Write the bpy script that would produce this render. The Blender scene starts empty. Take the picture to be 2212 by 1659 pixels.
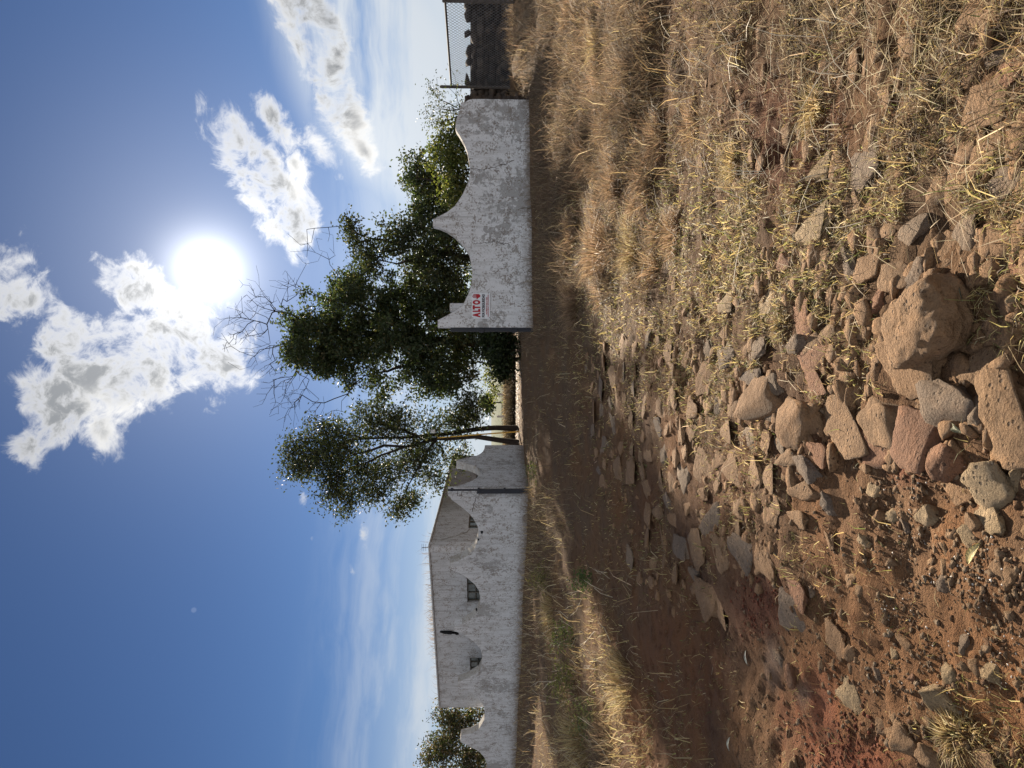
import bpy, bmesh, math, random
import numpy as np
from mathutils import Vector, Matrix, noise as mnoise

import time; _T0 = time.time()
def tick(m): print('TICK %-12s %.1f' % (m, time.time() - _T0))
rnd = random.Random(7)
rng = np.random.default_rng(11)
sc = bpy.context.scene
COL = sc.collection

# ------------------------------------------------------------------ camera
# The photograph lies on its side: the world's "up" is the picture's left.
F = 1474.7; CX = 1106.0; CY = 829.5; HOR = 1061.0        # picture measured on a 2212 x 1659 grid
CAM = np.array([0.0, 0.0, 1.45])
PITCH = math.atan((CX - HOR) / F)
FWD = np.array([0, math.cos(PITCH), -math.sin(PITCH)])
UPC = np.array([0, math.sin(PITCH), math.cos(PITCH)])
RGT = np.array([1.0, 0, 0])
cam = bpy.data.cameras.new('camera'); camo = bpy.data.objects.new('camera', cam); COL.objects.link(camo)
cam.sensor_fit = 'HORIZONTAL'; cam.sensor_width = 36.0; cam.lens = 24.0
cam.clip_start = 0.05; cam.clip_end = 12000
xa = -UPC; ya = RGT; za = -FWD
camo.matrix_world = Matrix(((xa[0], ya[0], za[0], CAM[0]), (xa[1], ya[1], za[1], CAM[1]), (xa[2], ya[2], za[2], CAM[2]), (0, 0, 0, 1)))
sc.camera = camo

def ray(px, py):
    return FWD + RGT * ((CY - py) / F) + UPC * ((CX - px) / F)
def at(px, py, Y):
    d = ray(px, py); return CAM + d * (Y / d[1])

# ------------------------------------------------------------------ sun and sky
sd = ray(450, 585); sd = sd / np.linalg.norm(sd)
SUN_EL = math.asin(sd[2]); SUN_AZ = math.atan2(sd[0], sd[1])
sun = bpy.data.lights.new('sun', 'SUN'); suno = bpy.data.objects.new('sun', sun); COL.objects.link(suno)
sun.energy = 5.0; sun.angle = math.radians(0.55); sun.color = (1.0, 0.86, 0.68)
suno.rotation_euler = Vector(sd).to_track_quat('Z', 'Y').to_euler()
suno.location = Vector(sd) * 60

world = bpy.data.worlds.new('World'); sc.world = world; world.use_nodes = True
WT = world.node_tree; WT.nodes.clear()
SKY_TINT = (0.36, 0.43, 0.54)

class NT:
    """small helper for building node trees"""
    def __init__(s, tree): s.t = tree
    def n(s, kind, **kw):
        nd = s.t.nodes.new(kind)
        for k, v in kw.items(): setattr(nd, k, v)
        return nd
    def put(s, sock, v):
        if hasattr(v, 'is_output'): s.t.links.new(v, sock)
        elif v is not None: sock.default_value = v
    def m(s, op, a, b=None, c=None, clamp=False):
        nd = s.n('ShaderNodeMath', operation=op, use_clamp=clamp)
        s.put(nd.inputs[0], a)
        if b is not None: s.put(nd.inputs[1], b)
        if c is not None: s.put(nd.inputs[2], c)
        return nd.outputs[0]
    def v(s, op, a, b=None, sc_=None):
        nd = s.n('ShaderNodeVectorMath', operation=op)
        s.put(nd.inputs[0], a)
        if b is not None: s.put(nd.inputs[1], b)
        if sc_ is not None: s.put(nd.inputs['Scale'], sc_)
        return nd.outputs['Value'] if op in ('DOT_PRODUCT', 'LENGTH') else nd.outputs['Vector']
    def ss(s, x, lo, hi, a=0.0, b=1.0, kind='SMOOTHSTEP'):
        nd = s.n('ShaderNodeMapRange', interpolation_type=kind)
        s.put(nd.inputs[0], x); s.put(nd.inputs[1], lo); s.put(nd.inputs[2], hi); s.put(nd.inputs[3], a); s.put(nd.inputs[4], b)
        return nd.outputs[0]
    def mix(s, f, a, b, blend='MIX'):
        nd = s.n('ShaderNodeMix', data_type='RGBA', blend_type=blend)
        s.put(nd.inputs[0], f)
        for sock, val in ((nd.inputs[6], a), (nd.inputs[7], b)):
            if isinstance(val, tuple) and len(val) == 3: val = (*val, 1)
            s.put(sock, val)
        return nd.outputs[2]
    def noise(s, vec, scale, detail=5, rough=0.55, dist=0.0, dim='3D'):
        nd = s.n('ShaderNodeTexNoise', noise_dimensions=dim)
        if vec is not None: s.put(nd.inputs['Vector'], vec)
        nd.inputs['Scale'].default_value = scale; nd.inputs['Detail'].default_value = detail
        nd.inputs['Roughness'].default_value = rough; nd.inputs['Distortion'].default_value = dist
        return nd.outputs['Fac']
    def mapping(s, vec, scale=(1, 1, 1), rot=(0, 0, 0), loc=(0, 0, 0)):
        nd = s.n('ShaderNodeMapping'); s.put(nd.inputs['Vector'], vec)
        nd.inputs['Scale'].default_value = scale; nd.inputs['Rotation'].default_value = rot; nd.inputs['Location'].default_value = loc
        return nd.outputs[0]

w = NT(WT)
sky = w.n('ShaderNodeTexSky', sky_type='NISHITA', sun_disc=False)
sky.sun_elevation = SUN_EL; sky.sun_rotation = SUN_AZ
sky.altitude = 1900; sky.air_density = 1.0; sky.dust_density = 0.5; sky.ozone_density = 3.0
dirv = w.n('ShaderNodeTexCoord').outputs['Generated']
sep = w.n('ShaderNodeSeparateXYZ'); w.put(sep.inputs[0], dirv); dz = sep.outputs[2]
sdot = w.m('MAXIMUM', w.v('DOT_PRODUCT', dirv, tuple(sd)), 0.0)
# fractal fields over the dome
warp = w.n('ShaderNodeTexNoise'); w.put(warp.inputs['Vector'], dirv); warp.inputs['Scale'].default_value = 6; warp.inputs['Detail'].default_value = 3
wvec = w.v('ADD', dirv, w.v('SCALE', w.v('SUBTRACT', warp.outputs['Color'], (0.5, 0.5, 0.5)), sc_=0.10))
n_big = w.noise(wvec, 9.0, 8, 0.60)
n_fine = w.noise(wvec, 38.0, 8, 0.68, 0.6)

def cloud_blob(px, py, L, Wd, ang, amp=1.0):
    """ellipse on the dome: half axes in picture units, ang = direction of the long axis"""
    c = ray(px, py); c /= np.linalg.norm(c)
    k = 1 / F
    p2 = ray(px + math.cos(ang) * 10, py + math.sin(ang) * 10); p2 /= np.linalg.norm(p2)
    u = p2 - c; u -= c * (u @ c); u /= np.linalg.norm(u)
    v = np.cross(c, u)
    sl = L * k * (np.linalg.norm(ray(px, py)) ** -1.3); sw = Wd * k * (np.linalg.norm(ray(px, py)) ** -1.3)
    a = w.v('DOT_PRODUCT', dirv, tuple(u / sl)); b = w.v('DOT_PRODUCT', dirv, tuple(v / sw))
    q = w.m('SQRT', w.m('ADD', w.m('MULTIPLY', a, a), w.m('MULTIPLY', b, b)))
    front = w.m('GREATER_THAN', w.v('DOT_PRODUCT', dirv, tuple(c)), 0.3)
    return w.m('MULTIPLY', w.m('SUBTRACT', amp, w.m('MULTIPLY', q, max(amp, .6))), front)   # >0 only inside

def P2(a, b): return math.atan2(b[1] - a[1], b[0] - a[0])
blobs = [
    (405, 745, 185, 150, 0.4), (265, 780, 195, 170, 0.2), (150, 760, 170, 85, 1.2), (40, 650, 130, 120, 0.6, .6), (150, 900, 145, 74, 2.6, .7), (215, 925, 90, 62, 1.2, .6),
    (40, 560, 75, 125, 0.3, .5), (290, 620, 120, 80, 0.5), (55, 960, 78, 50, 1.0, .6), (110, 850, 110, 90, 0.5),
    (565, 385, 225, 84, P2((475, 230), (680, 530))), (625, 475, 100, 80, 0.9),
    (590, 262, 135, 50, P2((535, 175), (640, 370)), .6), (632, 350, 70, 48, 0.9, .5), (695, 325, 85, 42, 0.9, .5),
    (700, 150, 260, 74, P2((630, 0), (800, 360))), (690, 60, 140, 80, 0.9), (790, 330, 115, 44, 1.0, .55), (740, 385, 50, 30, 1.0, .4),
    (785, 1160, 62, 30, 1.5, .38), (760, 1230, 54, 30, 1.3, .38), (655, 1082, 54, 28, 1.6, .36), (672, 1166, 26, 22, 0, .3),
]
mask = None
for bb in blobs:
    o = cloud_blob(*bb); mask = o if mask is None else w.m('SMOOTH_MAX', mask, o, 0.22)
mask = w.m('MAXIMUM', mask, -1.2)
# unseen cumulus added over the rest of the dome, for fill light
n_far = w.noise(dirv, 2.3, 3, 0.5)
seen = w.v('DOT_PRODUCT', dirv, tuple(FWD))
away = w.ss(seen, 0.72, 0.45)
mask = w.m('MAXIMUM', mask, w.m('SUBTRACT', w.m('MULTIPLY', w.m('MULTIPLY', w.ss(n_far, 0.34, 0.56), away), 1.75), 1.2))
n_mid = w.noise(wvec, 20.0, 7, 0.62, 0.3)
nz_ = w.m('ADD', w.m('ADD', w.m('MULTIPLY', w.m('SUBTRACT', n_big, 0.5), 2.6), w.m('MULTIPLY', w.m('SUBTRACT', n_mid, 0.5), 2.0)), w.m('MULTIPLY', w.m('SUBTRACT', n_fine, 0.5), 1.5))
den = w.m('ADD', w.m('MULTIPLY', w.m('MINIMUM', mask, 0.5), 2.0), nz_)
alpha = w.ss(den, 0.30, 1.25)
alpha = w.m('MULTIPLY', alpha, w.ss(mask, -0.25, 0.1))
n_core = w.noise(wvec, 6.0, 6, 0.58)
core = w.m('ADD', w.m('ADD', w.m('MULTIPLY', mask, 1.5), w.m('MULTIPLY', w.m('SUBTRACT', n_core, 0.5), 2.2)), w.m('MULTIPLY', w.m('SUBTRACT', n_mid, 0.5), 0.9))
thick = w.m('MULTIPLY', w.ss(core, 0.0, 1.0), w.ss(den, 0.6, 1.35))
# thin high veil, streaked, thicker towards the horizon
str_v = w.mapping(dirv, scale=(1.3, 2.2, 11.0), rot=(0.10, 0.16, 0.3))
n_str = w.noise(w.v('ADD', str_v, w.v('SCALE', w.v('SUBTRACT', warp.outputs['Color'], (0.5, 0.5, 0.5)), sc_=0.5)), 2.2, 7, 0.58)
low = w.ss(dz, 0.27, 0.05)
veil = w.m('MULTIPLY', w.m('MULTIPLY', low, w.ss(n_str, 0.36, 0.66)), 0.8)
sheet = w.m('MULTIPLY', w.ss(cloud_blob(840, 160, 440, 250, 1.15), 0.0, 0.55), w.ss(n_str, 0.28, 0.60))
veil = w.m('MAXIMUM', veil, w.m('MULTIPLY', sheet, 0.95), clamp=True)
haze_low = w.ss(dz, 0.22, 0.0, 0.0, 0.75)
# colours, in units of the Background strength below
near = w.m('POWER', sdot, 22.0)
# cloud brightness: raised close to the sun, boosted opposite it to fill shaded walls
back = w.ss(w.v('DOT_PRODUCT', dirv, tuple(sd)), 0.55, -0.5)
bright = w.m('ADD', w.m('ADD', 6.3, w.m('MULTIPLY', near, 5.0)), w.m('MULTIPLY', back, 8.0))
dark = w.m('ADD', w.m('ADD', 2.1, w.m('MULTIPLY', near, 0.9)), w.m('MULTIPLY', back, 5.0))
def grey(val, tint):
    return w.v('SCALE', tint, sc_=val)
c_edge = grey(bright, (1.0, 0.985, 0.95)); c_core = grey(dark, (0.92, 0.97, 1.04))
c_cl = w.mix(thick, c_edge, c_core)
skyc = w.v('MULTIPLY', sky.outputs[0], SKY_TINT)
c0 = w.mix(haze_low, skyc, grey(5.6, (0.84, 0.95, 1.08)))
c1 = w.mix(veil, c0, grey(w.m('ADD', 5.6, w.m('MULTIPLY', near, 2.5)), (0.91, 0.98, 1.06)))
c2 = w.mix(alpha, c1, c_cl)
# the sun itself and the bright air round it
g = w.m('DIVIDE', 0.0062, w.m('ADD', w.m('MULTIPLY', w.m('SUBTRACT', 1.0, sdot), 2.0), 0.0002))
g = w.m('ADD', g, w.m('MULTIPLY', w.m('POWER', sdot, 900.0), 5.0))
g = w.m('ADD', g, w.m('MULTIPLY', w.m('POWER', sdot, 45.0), 0.8))
c3 = w.v('ADD', c2, grey(g, (1.0, 0.985, 0.96)))
# the pale half moon
md = ray(418.6, 1317.8); md /= np.linalg.norm(md)
moon = w.ss(w.v('DOT_PRODUCT', dirv, tuple(md)), math.cos(math.radians(0.22)), math.cos(math.radians(0.12)))
c4 = w.v('ADD', c3, grey(w.m('MULTIPLY', moon, 0.55), (1, 1, 1)))
bg = w.n('ShaderNodeBackground'); w.put(bg.inputs[0], c4); bg.inputs[1].default_value = 0.05
world.cycles.sampling_method = 'MANUAL'; world.cycles.sample_map_resolution = 512
wo = w.n('ShaderNodeOutputWorld'); WT.links.new(bg.outputs[0], wo.inputs[0])

sc.view_settings.view_transform = 'Standard'; sc.view_settings.look = 'None'
sc.view_settings.exposure = 1.35; sc.view_settings.gamma = 1.0
sc.cycles.use_denoising = True
try: sc.cycles.denoiser = 'OPENIMAGEDENOISE'
except Exception: pass
sc.cycles.max_bounces = 6; sc.cycles.diffuse_bounces = 3; sc.cycles.transparent_max_bounces = 8

# ------------------------------------------------------------------ numpy noise and the lie of the land
def _hash(ix, iy, seed):
    h = (ix.astype(np.int64) * 374761393 + iy.astype(np.int64) * 668265263 + seed * 974634277) & 0x7fffffff
    h = ((h ^ (h >> 13)) * 1274126177) & 0x7fffffff
    return ((h ^ (h >> 16)) & 0xffff) / 65535.0
def vnoise(x, y, seed=0):
    x = np.asarray(x, float); y = np.asarray(y, float)
    ix = np.floor(x); iy = np.floor(y); fx = x - ix; fy = y - iy
    fx = fx * fx * (3 - 2 * fx); fy = fy * fy * (3 - 2 * fy)
    a = _hash(ix, iy, seed); b = _hash(ix + 1, iy, seed); c = _hash(ix, iy + 1, seed); d = _hash(ix + 1, iy + 1, seed)
    return (a * (1 - fx) + b * fx) * (1 - fy) + (c * (1 - fx) + d * fx) * fy
def fbm(x, y, seed=0, oct=4):
    t = 0; a = 0.5; s = 0
    for i in range(oct):
        t = t + a * vnoise(x * 2 ** i, y * 2 ** i, seed + i * 17); s += a; a *= 0.5
    return t / s
def sst(a, b, x):
    t = np.clip((np.asarray(x, float) - a) / (b - a), 0, 1); return t * t * (3 - 2 * t)
def H(X, Y):
    X = np.asarray(X, float); Y = np.asarray(Y, float)
    fade = 1 - sst(40, 120, np.hypot(X, Y))
    z = 0.43 * sst(4.2, 17, Y) - 0.03 * sst(17, 24, Y) + 0.0 * X
    z = z + 0.016 * np.clip(X, 0, 8) * sst(10, 16, Y) * fade
    z = z + 0.36 * sst(7.0, 8.2, X) * sst(14.6, 16.2, Y) * fade
    z = z + 0.06 * sst(0.3, 1.6, X) * sst(2.0, 4.5, Y) * (1 - sst(7, 10, Y))
    z = z + (0.14 * (fbm(X * 0.45, Y * 0.45, 3, 2) - 0.5) * sst(0.5, 3, np.abs(Y)) + 0.10 * (fbm(X * 1.7, Y * 1.7, 5, 3) - 0.5)) * fade * (1 - 0.6 * sst(12, 18, Y))
    z = z + 0.20 * (fbm(X * 0.95 + 3, Y * 0.95, 15, 3) - 0.5) * sst(.4, 1.6, X) * sst(2.6, 4.5, Y) * (1 - sst(11, 14, Y))
    z = z + (0.055 * (fbm(X * 6, Y * 6, 9, 3) - 0.5) + 0.034 * (fbm(X * 17, Y * 17, 12, 2) - 0.5)) * (1 - sst(5, 14, np.hypot(X, Y)))
    xr = -0.6 - (16 - Y) * 0.085                       # wheel ruts of the track
    z = z - 0.045 * (np.exp(-((X - xr) / 0.17) ** 2) + np.exp(-((X - xr + 1.45) / 0.17) ** 2)) * sst(2.0, 3.2, Y) * (1 - sst(17, 24, Y))
    return z
def gnd(px, py):
    px = np.atleast_1d(np.asarray(px, float)); py = np.atleast_1d(np.asarray(py, float))
    d = FWD[None] + RGT[None] * ((CY - py) / F)[:, None] + UPC[None] * ((CX - px) / F)[:, None]
    z = np.full(len(px), 0.2)
    for _ in range(14):
        t = (z - CAM[2]) / np.minimum(d[:, 2], -1e-3); t = np.minimum(t, 200)
        p = CAM + d * t[:, None]
        z = 0.5 * z + 0.5 * H(p[:, 0], p[:, 1])
    p[:, 2] = H(p[:, 0], p[:, 1])
    return p
def proj(P):
    P = np.asarray(P) - CAM
    dd = P @ FWD
    dd = np.where(np.abs(dd) < 1e-6, 1e-6, dd)
    return CX - (P @ UPC) / dd * F, CY - (P @ RGT) / dd * F, dd

# ------------------------------------------------------------------ mesh helpers
def link(name, me, mat=None, parent=None):
    o = bpy.data.objects.new(name, me); COL.objects.link(o)
    if mat is not None and me is not None and not me.materials: me.materials.append(mat)
    if parent is not None: o.parent = parent
    return o
def np_mesh(name, V, polys, smooth=False, cols=None):
    """polys: list of int arrays (k,n) of equal-sided faces"""
    me = bpy.data.meshes.new(name)
    V = np.asarray(V, np.float32)
    me.vertices.add(len(V)); me.vertices.foreach_set('co', V.ravel())
    nl = sum(p.size for p in polys); npol = sum(len(p) for p in polys)
    me.loops.add(nl); me.polygons.add(npol)
    me.loops.foreach_set('vertex_index', np.concatenate([p.ravel() for p in polys]).astype(np.int32))
    tot = np.concatenate([np.full(len(p), p.shape[1]) for p in polys]).astype(np.int32)
    st = np.concatenate([[0], np.cumsum(tot)[:-1]]).astype(np.int32)
    me.polygons.foreach_set('loop_start', st)
    me.update(calc_edges=True)
    if smooth: me.polygons.foreach_set('use_smooth', np.ones(npol, bool))
    if cols is not None:
        at_ = me.color_attributes.new('col', 'FLOAT_COLOR', 'POINT')
        c4 = np.ones((len(V), 4), np.float32); c4[:, :3] = cols
        at_.data.foreach_set('color', c4.ravel())
    me.validate()
    return me
def bm_mesh(name, bm, smooth=False):
    me = bpy.data.meshes.new(name); bm.to_mesh(me); bm.free()
    if smooth: me.polygons.foreach_set('use_smooth', np.ones(len(me.polygons), bool))
    return me
def bm_box(bm, c, s, rot=None, bevel=0.0):
    m = Matrix.Translation(Vector(c)) @ (rot.to_4x4() if rot else Matrix()) @ Matrix.Diagonal((*s, 1))
    r = bmesh.ops.create_cube(bm, size=1, matrix=m)
    if bevel > 0:
        es = list({e for v in r['verts'] for e in v.link_edges})
        bmesh.ops.bevel(bm, geom=es, offset=bevel, segments=1, affect='EDGES')
def box(name, c, s, mat, parent=None, rot=None, bevel=0.0):
    bm = bmesh.new(); bm_box(bm, c, s, rot, bevel)
    return link(name, bm_mesh(name, bm), mat, parent)
def tube_arrays(pts, rad, sides=6, cap=True):
    """swept tube along a polyline -> V, quads"""
    pts = np.asarray(pts, float); n = len(pts); rad = np.broadcast_to(np.asarray(rad, float), (n,))
    V = []; up = np.array([0.13, 0.21, 1.0])
    for i in range(n):
        a = pts[max(i - 1, 0)]; b = pts[min(i + 1, n - 1)]
        d = b - a; d = d / (np.linalg.norm(d) + 1e-9)
        u = np.cross(d, up if abs(d[2]) < 0.95 else np.array([1.0, 0, 0])); u /= np.linalg.norm(u); v = np.cross(d, u)
        for k in range(sides):
            t = 2 * math.pi * k / sides
            V.append(pts[i] + rad[i] * (math.cos(t) * u + math.sin(t) * v))
    Q = []
    for i in range(n - 1):
        for k in range(sides):
            Q.append((i * sides + k, i * sides + (k + 1) % sides, (i + 1) * sides + (k + 1) % sides, (i + 1) * sides + k))
    return np.array(V), np.array(Q, int)
def tubes(name, lines, mat, parent=None, sides=6, smooth=True):
    Vs = []; Qs = []; off = 0
    for pts, r in lines:
        V, Q = tube_arrays(pts, r, sides); Vs.append(V); Qs.append(Q + off); off += len(V)
    return link(name, np_mesh(name, np.vstack(Vs), [np.vstack(Qs)], smooth), mat, parent)
def tag(o, label=None, cat=None, group=None, kind=None):
    if label: o['label'] = label
    if cat: o['category'] = cat
    if group: o['group'] = group
    if kind: o['kind'] = kind
    return o
def empty(name, loc=(0, 0, 0)):
    o = bpy.data.objects.new(name, None); COL.objects.link(o); o.empty_display_size = 0.2; o.location = loc
    bpy.context.view_layer.update()
    return o
def keep(o, parent):
    """parent a part built in world coordinates"""
    o.parent = parent; o.matrix_parent_inverse = Matrix.Translation(parent.location).inverted()
    return o

# ------------------------------------------------------------------ materials
def new_mat(name):
    m = bpy.data.materials.new(name); m.use_nodes = True; m.node_tree.nodes.clear()
    return m, NT(m.node_tree)
def finish(m, t, col, rough=0.9, bump=None, bstr=0.5, bdist=0.02, spec=0.2, metal=0.0):
    b = t.n('ShaderNodeBsdfPrincipled'); t.put(b.inputs['Base Color'], (*col, 1) if isinstance(col, tuple) and len(col) == 3 else col)
    t.put(b.inputs['Roughness'], rough); b.inputs['Specular IOR Level'].default_value = spec; b.inputs['Metallic'].default_value = metal
    if bump is not None:
        bn = t.n('ShaderNodeBump'); bn.inputs['Strength'].default_value = bstr; bn.inputs['Distance'].default_value = bdist
        t.put(bn.inputs['Height'], bump); t.put(b.inputs['Normal'], bn.outputs[0])
    o = t.n('ShaderNodeOutputMaterial'); t.t.links.new(b.outputs[0], o.inputs[0])
    return m
def geo_pos(t): return t.n('ShaderNodeNewGeometry').outputs['Position']

def mat_soil():
    m, t = new_mat('soil'); p = geo_pos(t)
    vc = t.n('ShaderNodeVertexColor', layer_name='col').outputs[0]
    n1 = t.noise(p, 1.3, 6, 0.6); n2 = t.noise(p, 9, 6, 0.65); n3 = t.noise(p, 70, 4, 0.7); n4 = t.noise(p, 260, 2, 0.6)
    c = t.mix(t.ss(n1, 0.35, 0.7), vc, t.mix(1.0, vc, (1.25, 1.05, 0.86), 'MULTIPLY'))
    c = t.mix(t.m('MULTIPLY', t.ss(n2, 0.48, 0.68), 0.8), c, t.mix(1.0, c, (0.55, 0.5, 0.48), 'MULTIPLY'))
    c = t.mix(t.m('MULTIPLY', t.ss(n3, 0.55, 0.75), 0.6), c, t.mix(1.0, c, (1.7, 1.6, 1.5), 'MULTIPLY'))
    c = t.mix(t.m('MULTIPLY', t.ss(n4, 0.56, 0.7), 0.55), c, t.mix(1.0, c, (0.4, 0.38, 0.36), 'MULTIPLY'))
    hgt = t.m('ADD', t.m('ADD', t.m('MULTIPLY', n2, 1.0), t.m('MULTIPLY', n3, 0.5)), t.m('MULTIPLY', n4, 0.16))
    return finish(m, t, c, 0.95, hgt, 1.0, 0.06, 0.1)
def mat_stone(name, c1, c2, c3, rand=True):
    m, t = new_mat(name)
    tc = t.n('ShaderNodeTexCoord').outputs['Object']; p = geo_pos(t)
    oi = t.n('ShaderNodeObjectInfo').outputs['Random']
    n1 = t.noise(p, 5, 5, 0.6); n2 = t.noise(p, 22, 7, 0.72); n3 = t.noise(p, 110, 4, 0.7)
    vo = t.n('ShaderNodeTexVoronoi'); t.put(vo.inputs['Vector'], p); vo.inputs['Scale'].default_value = 42
    pit = t.ss(vo.outputs['Distance'], 0.30, 0.12); pit = t.m('MULTIPLY', pit, t.ss(n1, 0.5, 0.62))
    base = t.mix(oi, c1, c2)
    base = t.mix(t.ss(n1, 0.45, 0.7), base, c3)
    base = t.mix(t.m('MULTIPLY', t.ss(n2, 0.5, 0.7), 0.7), base, t.mix(1.0, base, (1.5, 1.42, 1.32), 'MULTIPLY'))
    base = t.mix(t.m('MULTIPLY', t.ss(n3, 0.5, 0.68), 0.7), base, t.mix(1.0, base, (0.5, 0.45, 0.42), 'MULTIPLY'))
    base = t.mix(t.m('MULTIPLY', pit, 0.8), base, (0.05, 0.035, 0.028))
    hgt = t.m('SUBTRACT', t.m('ADD', t.m('MULTIPLY', n2, 1.0), t.m('MULTIPLY', n3, 0.35)), t.m('MULTIPLY', pit, 0.5))
    return finish(m, t, base, 0.88, hgt, 1.0, 0.045, 0.22)
def mat_plaster(name, z0, zr, shade=1.0, patch=0.56):
    """old lime wash peeling off grey render"""
    m, t = new_mat(name); p = geo_pos(t)
    sp = t.n('ShaderNodeSeparateXYZ'); t.put(sp.inputs[0], p)
    zz = t.m('DIVIDE', t.m('SUBTRACT', sp.outputs[2], z0), zr)
    n1 = t.noise(p, 1.1, 6, 0.62, 0.4); n2 = t.noise(p, 4.5, 8, 0.7, 0.3); n3 = t.noise(p, 22, 6, 0.7); n5 = t.noise(p, 60, 3, 0.6)
    sv = t.mapping(p, scale=(5, 5, 0.7)); ns = t.noise(sv, 1.6, 6, 0.65)
    white = t.mix(n1, (0.56 * shade, 0.565 * shade, 0.57 * shade), (0.70 * shade, 0.70 * shade, 0.70 * shade))
    white = t.mix(t.m('MULTIPLY', t.ss(ns, 0.44, 0.70), 0.62), white, (0.40 * shade, 0.39 * shade, 0.375 * shade))
    f = t.m('ADD', t.m('MULTIPLY', n1, 0.5), t.m('MULTIPLY', t.noise(p, 8.0, 9, 0.74, 0.5), 0.67))
    bell = t.m('MULTIPLY', t.ss(zz, 1.05, 0.45), 0.07)
    gate = t.noise(p, 0.8, 3, 0.5)
    peel = t.ss(t.m('ADD', t.m('ADD', f, bell), t.m('MULTIPLY', t.m('SUBTRACT', gate, 0.5), 0.75)), patch + 0.10, patch + 0.135)
    c = t.mix(t.m('MULTIPLY', peel, 0.85), white, t.mix(n3, (0.29, 0.285, 0.28), (0.40, 0.385, 0.365)))
    speck = t.m('MULTIPLY', t.ss(t.m('ADD', t.m('MULTIPLY', n3, 0.6), t.m('MULTIPLY', n2, 0.5)), 0.575, 0.615), 0.8)
    c = t.mix(speck, c, (0.24, 0.20, 0.165))
    mott = t.m('MULTIPLY', t.ss(t.noise(p, 11, 8, 0.75, 0.4), 0.52, 0.66), 0.32)
    c = t.mix(mott, c, (0.33, 0.315, 0.295))
    foot = t.m('MULTIPLY', t.ss(t.m('ADD', zz, t.m('MULTIPLY', t.m('SUBTRACT', n2, 0.5), 0.5)), 0.16, -0.02), 0.85)
    c = t.mix(foot, c, (0.19, 0.145, 0.11))
    c = t.mix(t.m('MULTIPLY', t.ss(n5, 0.55, 0.7), 0.25), c, t.mix(1.0, c, (0.6, 0.58, 0.56), 'MULTIPLY'))
    drip = t.m('MULTIPLY', t.ss(t.noise(t.mapping(p, scale=(9, 9, 0.35)), 1.5, 5, 0.6), 0.52, 0.72), t.ss(zz, 0.2, 1.0, 0.0, 0.6))
    c = t.mix(drip, c, (0.20, 0.185, 0.165))
    nz = t.n('ShaderNodeSeparateXYZ'); t.put(nz.inputs[0], t.n('ShaderNodeNewGeometry').outputs['Normal'])
    c = t.mix(t.ss(nz.outputs[2], 0.2, 0.5, 0.0, 0.6), c, (0.30, 0.265, 0.21))
    hgt = t.m('ADD', t.m('SUBTRACT', t.m('MULTIPLY', n3, 0.5), t.m('MULTIPLY', peel, 0.35)), t.m('MULTIPLY', n5, 0.25))
    return finish(m, t, c, 0.92, hgt, 0.7, 0.02, 0.15)
def mat_plain(name, col, rough=0.6, spec=0.4, metal=0.0, var=0.25, scale=18):
    m, t = new_mat(name); p = geo_pos(t); n = t.noise(p, scale, 5, 0.65)
    c = t.mix(t.ss(n, 0.35, 0.7), tuple(x * (1 - var) for x in col), tuple(min(1, x * (1 + var)) for x in col))
    return finish(m, t, c, rough, n, 0.25, 0.004, spec, metal)
def mat_leaf(name, transl=0.35, rough=0.55):
    m, t = new_mat(name)
    vc = t.n('ShaderNodeVertexColor', layer_name='col').outputs[0]
    b = t.n('ShaderNodeBsdfPrincipled'); t.put(b.inputs['Base Color'], vc); b.inputs['Roughness'].default_value = rough; b.inputs['Specular IOR Level'].default_value = 0.3
    tr = t.n('ShaderNodeBsdfTranslucent'); t.put(tr.inputs[0], t.mix(1.0, vc, (1.25, 1.35, 0.7), 'MULTIPLY'))
    mx = t.n('ShaderNodeMixShader'); mx.inputs[0].default_value = transl
    t.t.links.new(b.outputs[0], mx.inputs[1]); t.t.links.new(tr.outputs[0], mx.inputs[2])
    o = t.n('ShaderNodeOutputMaterial'); t.t.links.new(mx.outputs[0], o.inputs[0])
    return m
def mat_straw(name, transl=0.3):
    m, t = new_mat(name)
    vc = t.n('ShaderNodeVertexColor', layer_name='col').outputs[0]
    b = t.n('ShaderNodeBsdfPrincipled'); t.put(b.inputs['Base Color'], vc); b.inputs['Roughness'].default_value = 0.6; b.inputs['Specular IOR Level'].default_value = 0.25
    tr = t.n('ShaderNodeBsdfTranslucent'); t.put(tr.inputs[0], vc)
    mx = t.n('ShaderNodeMixShader'); mx.inputs[0].default_value = transl
    t.t.links.new(b.outputs[0], mx.inputs[1]); t.t.links.new(tr.outputs[0], mx.inputs[2])
    o = t.n('ShaderNodeOutputMaterial'); t.t.links.new(mx.outputs[0], o.inputs[0])
    return m
def mat_bark(name, col):
    m, t = new_mat(name); p = geo_pos(t); n = t.noise(t.mapping(p, scale=(6, 6, 1.2)), 5, 6, 0.7)
    c = t.mix(t.ss(n, 0.3, 0.7), tuple(x * 0.5 for x in col), tuple(x * 1.35 for x in col))
    return finish(m, t, c, 0.9, n, 0.8, 0.03, 0.15)

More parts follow.
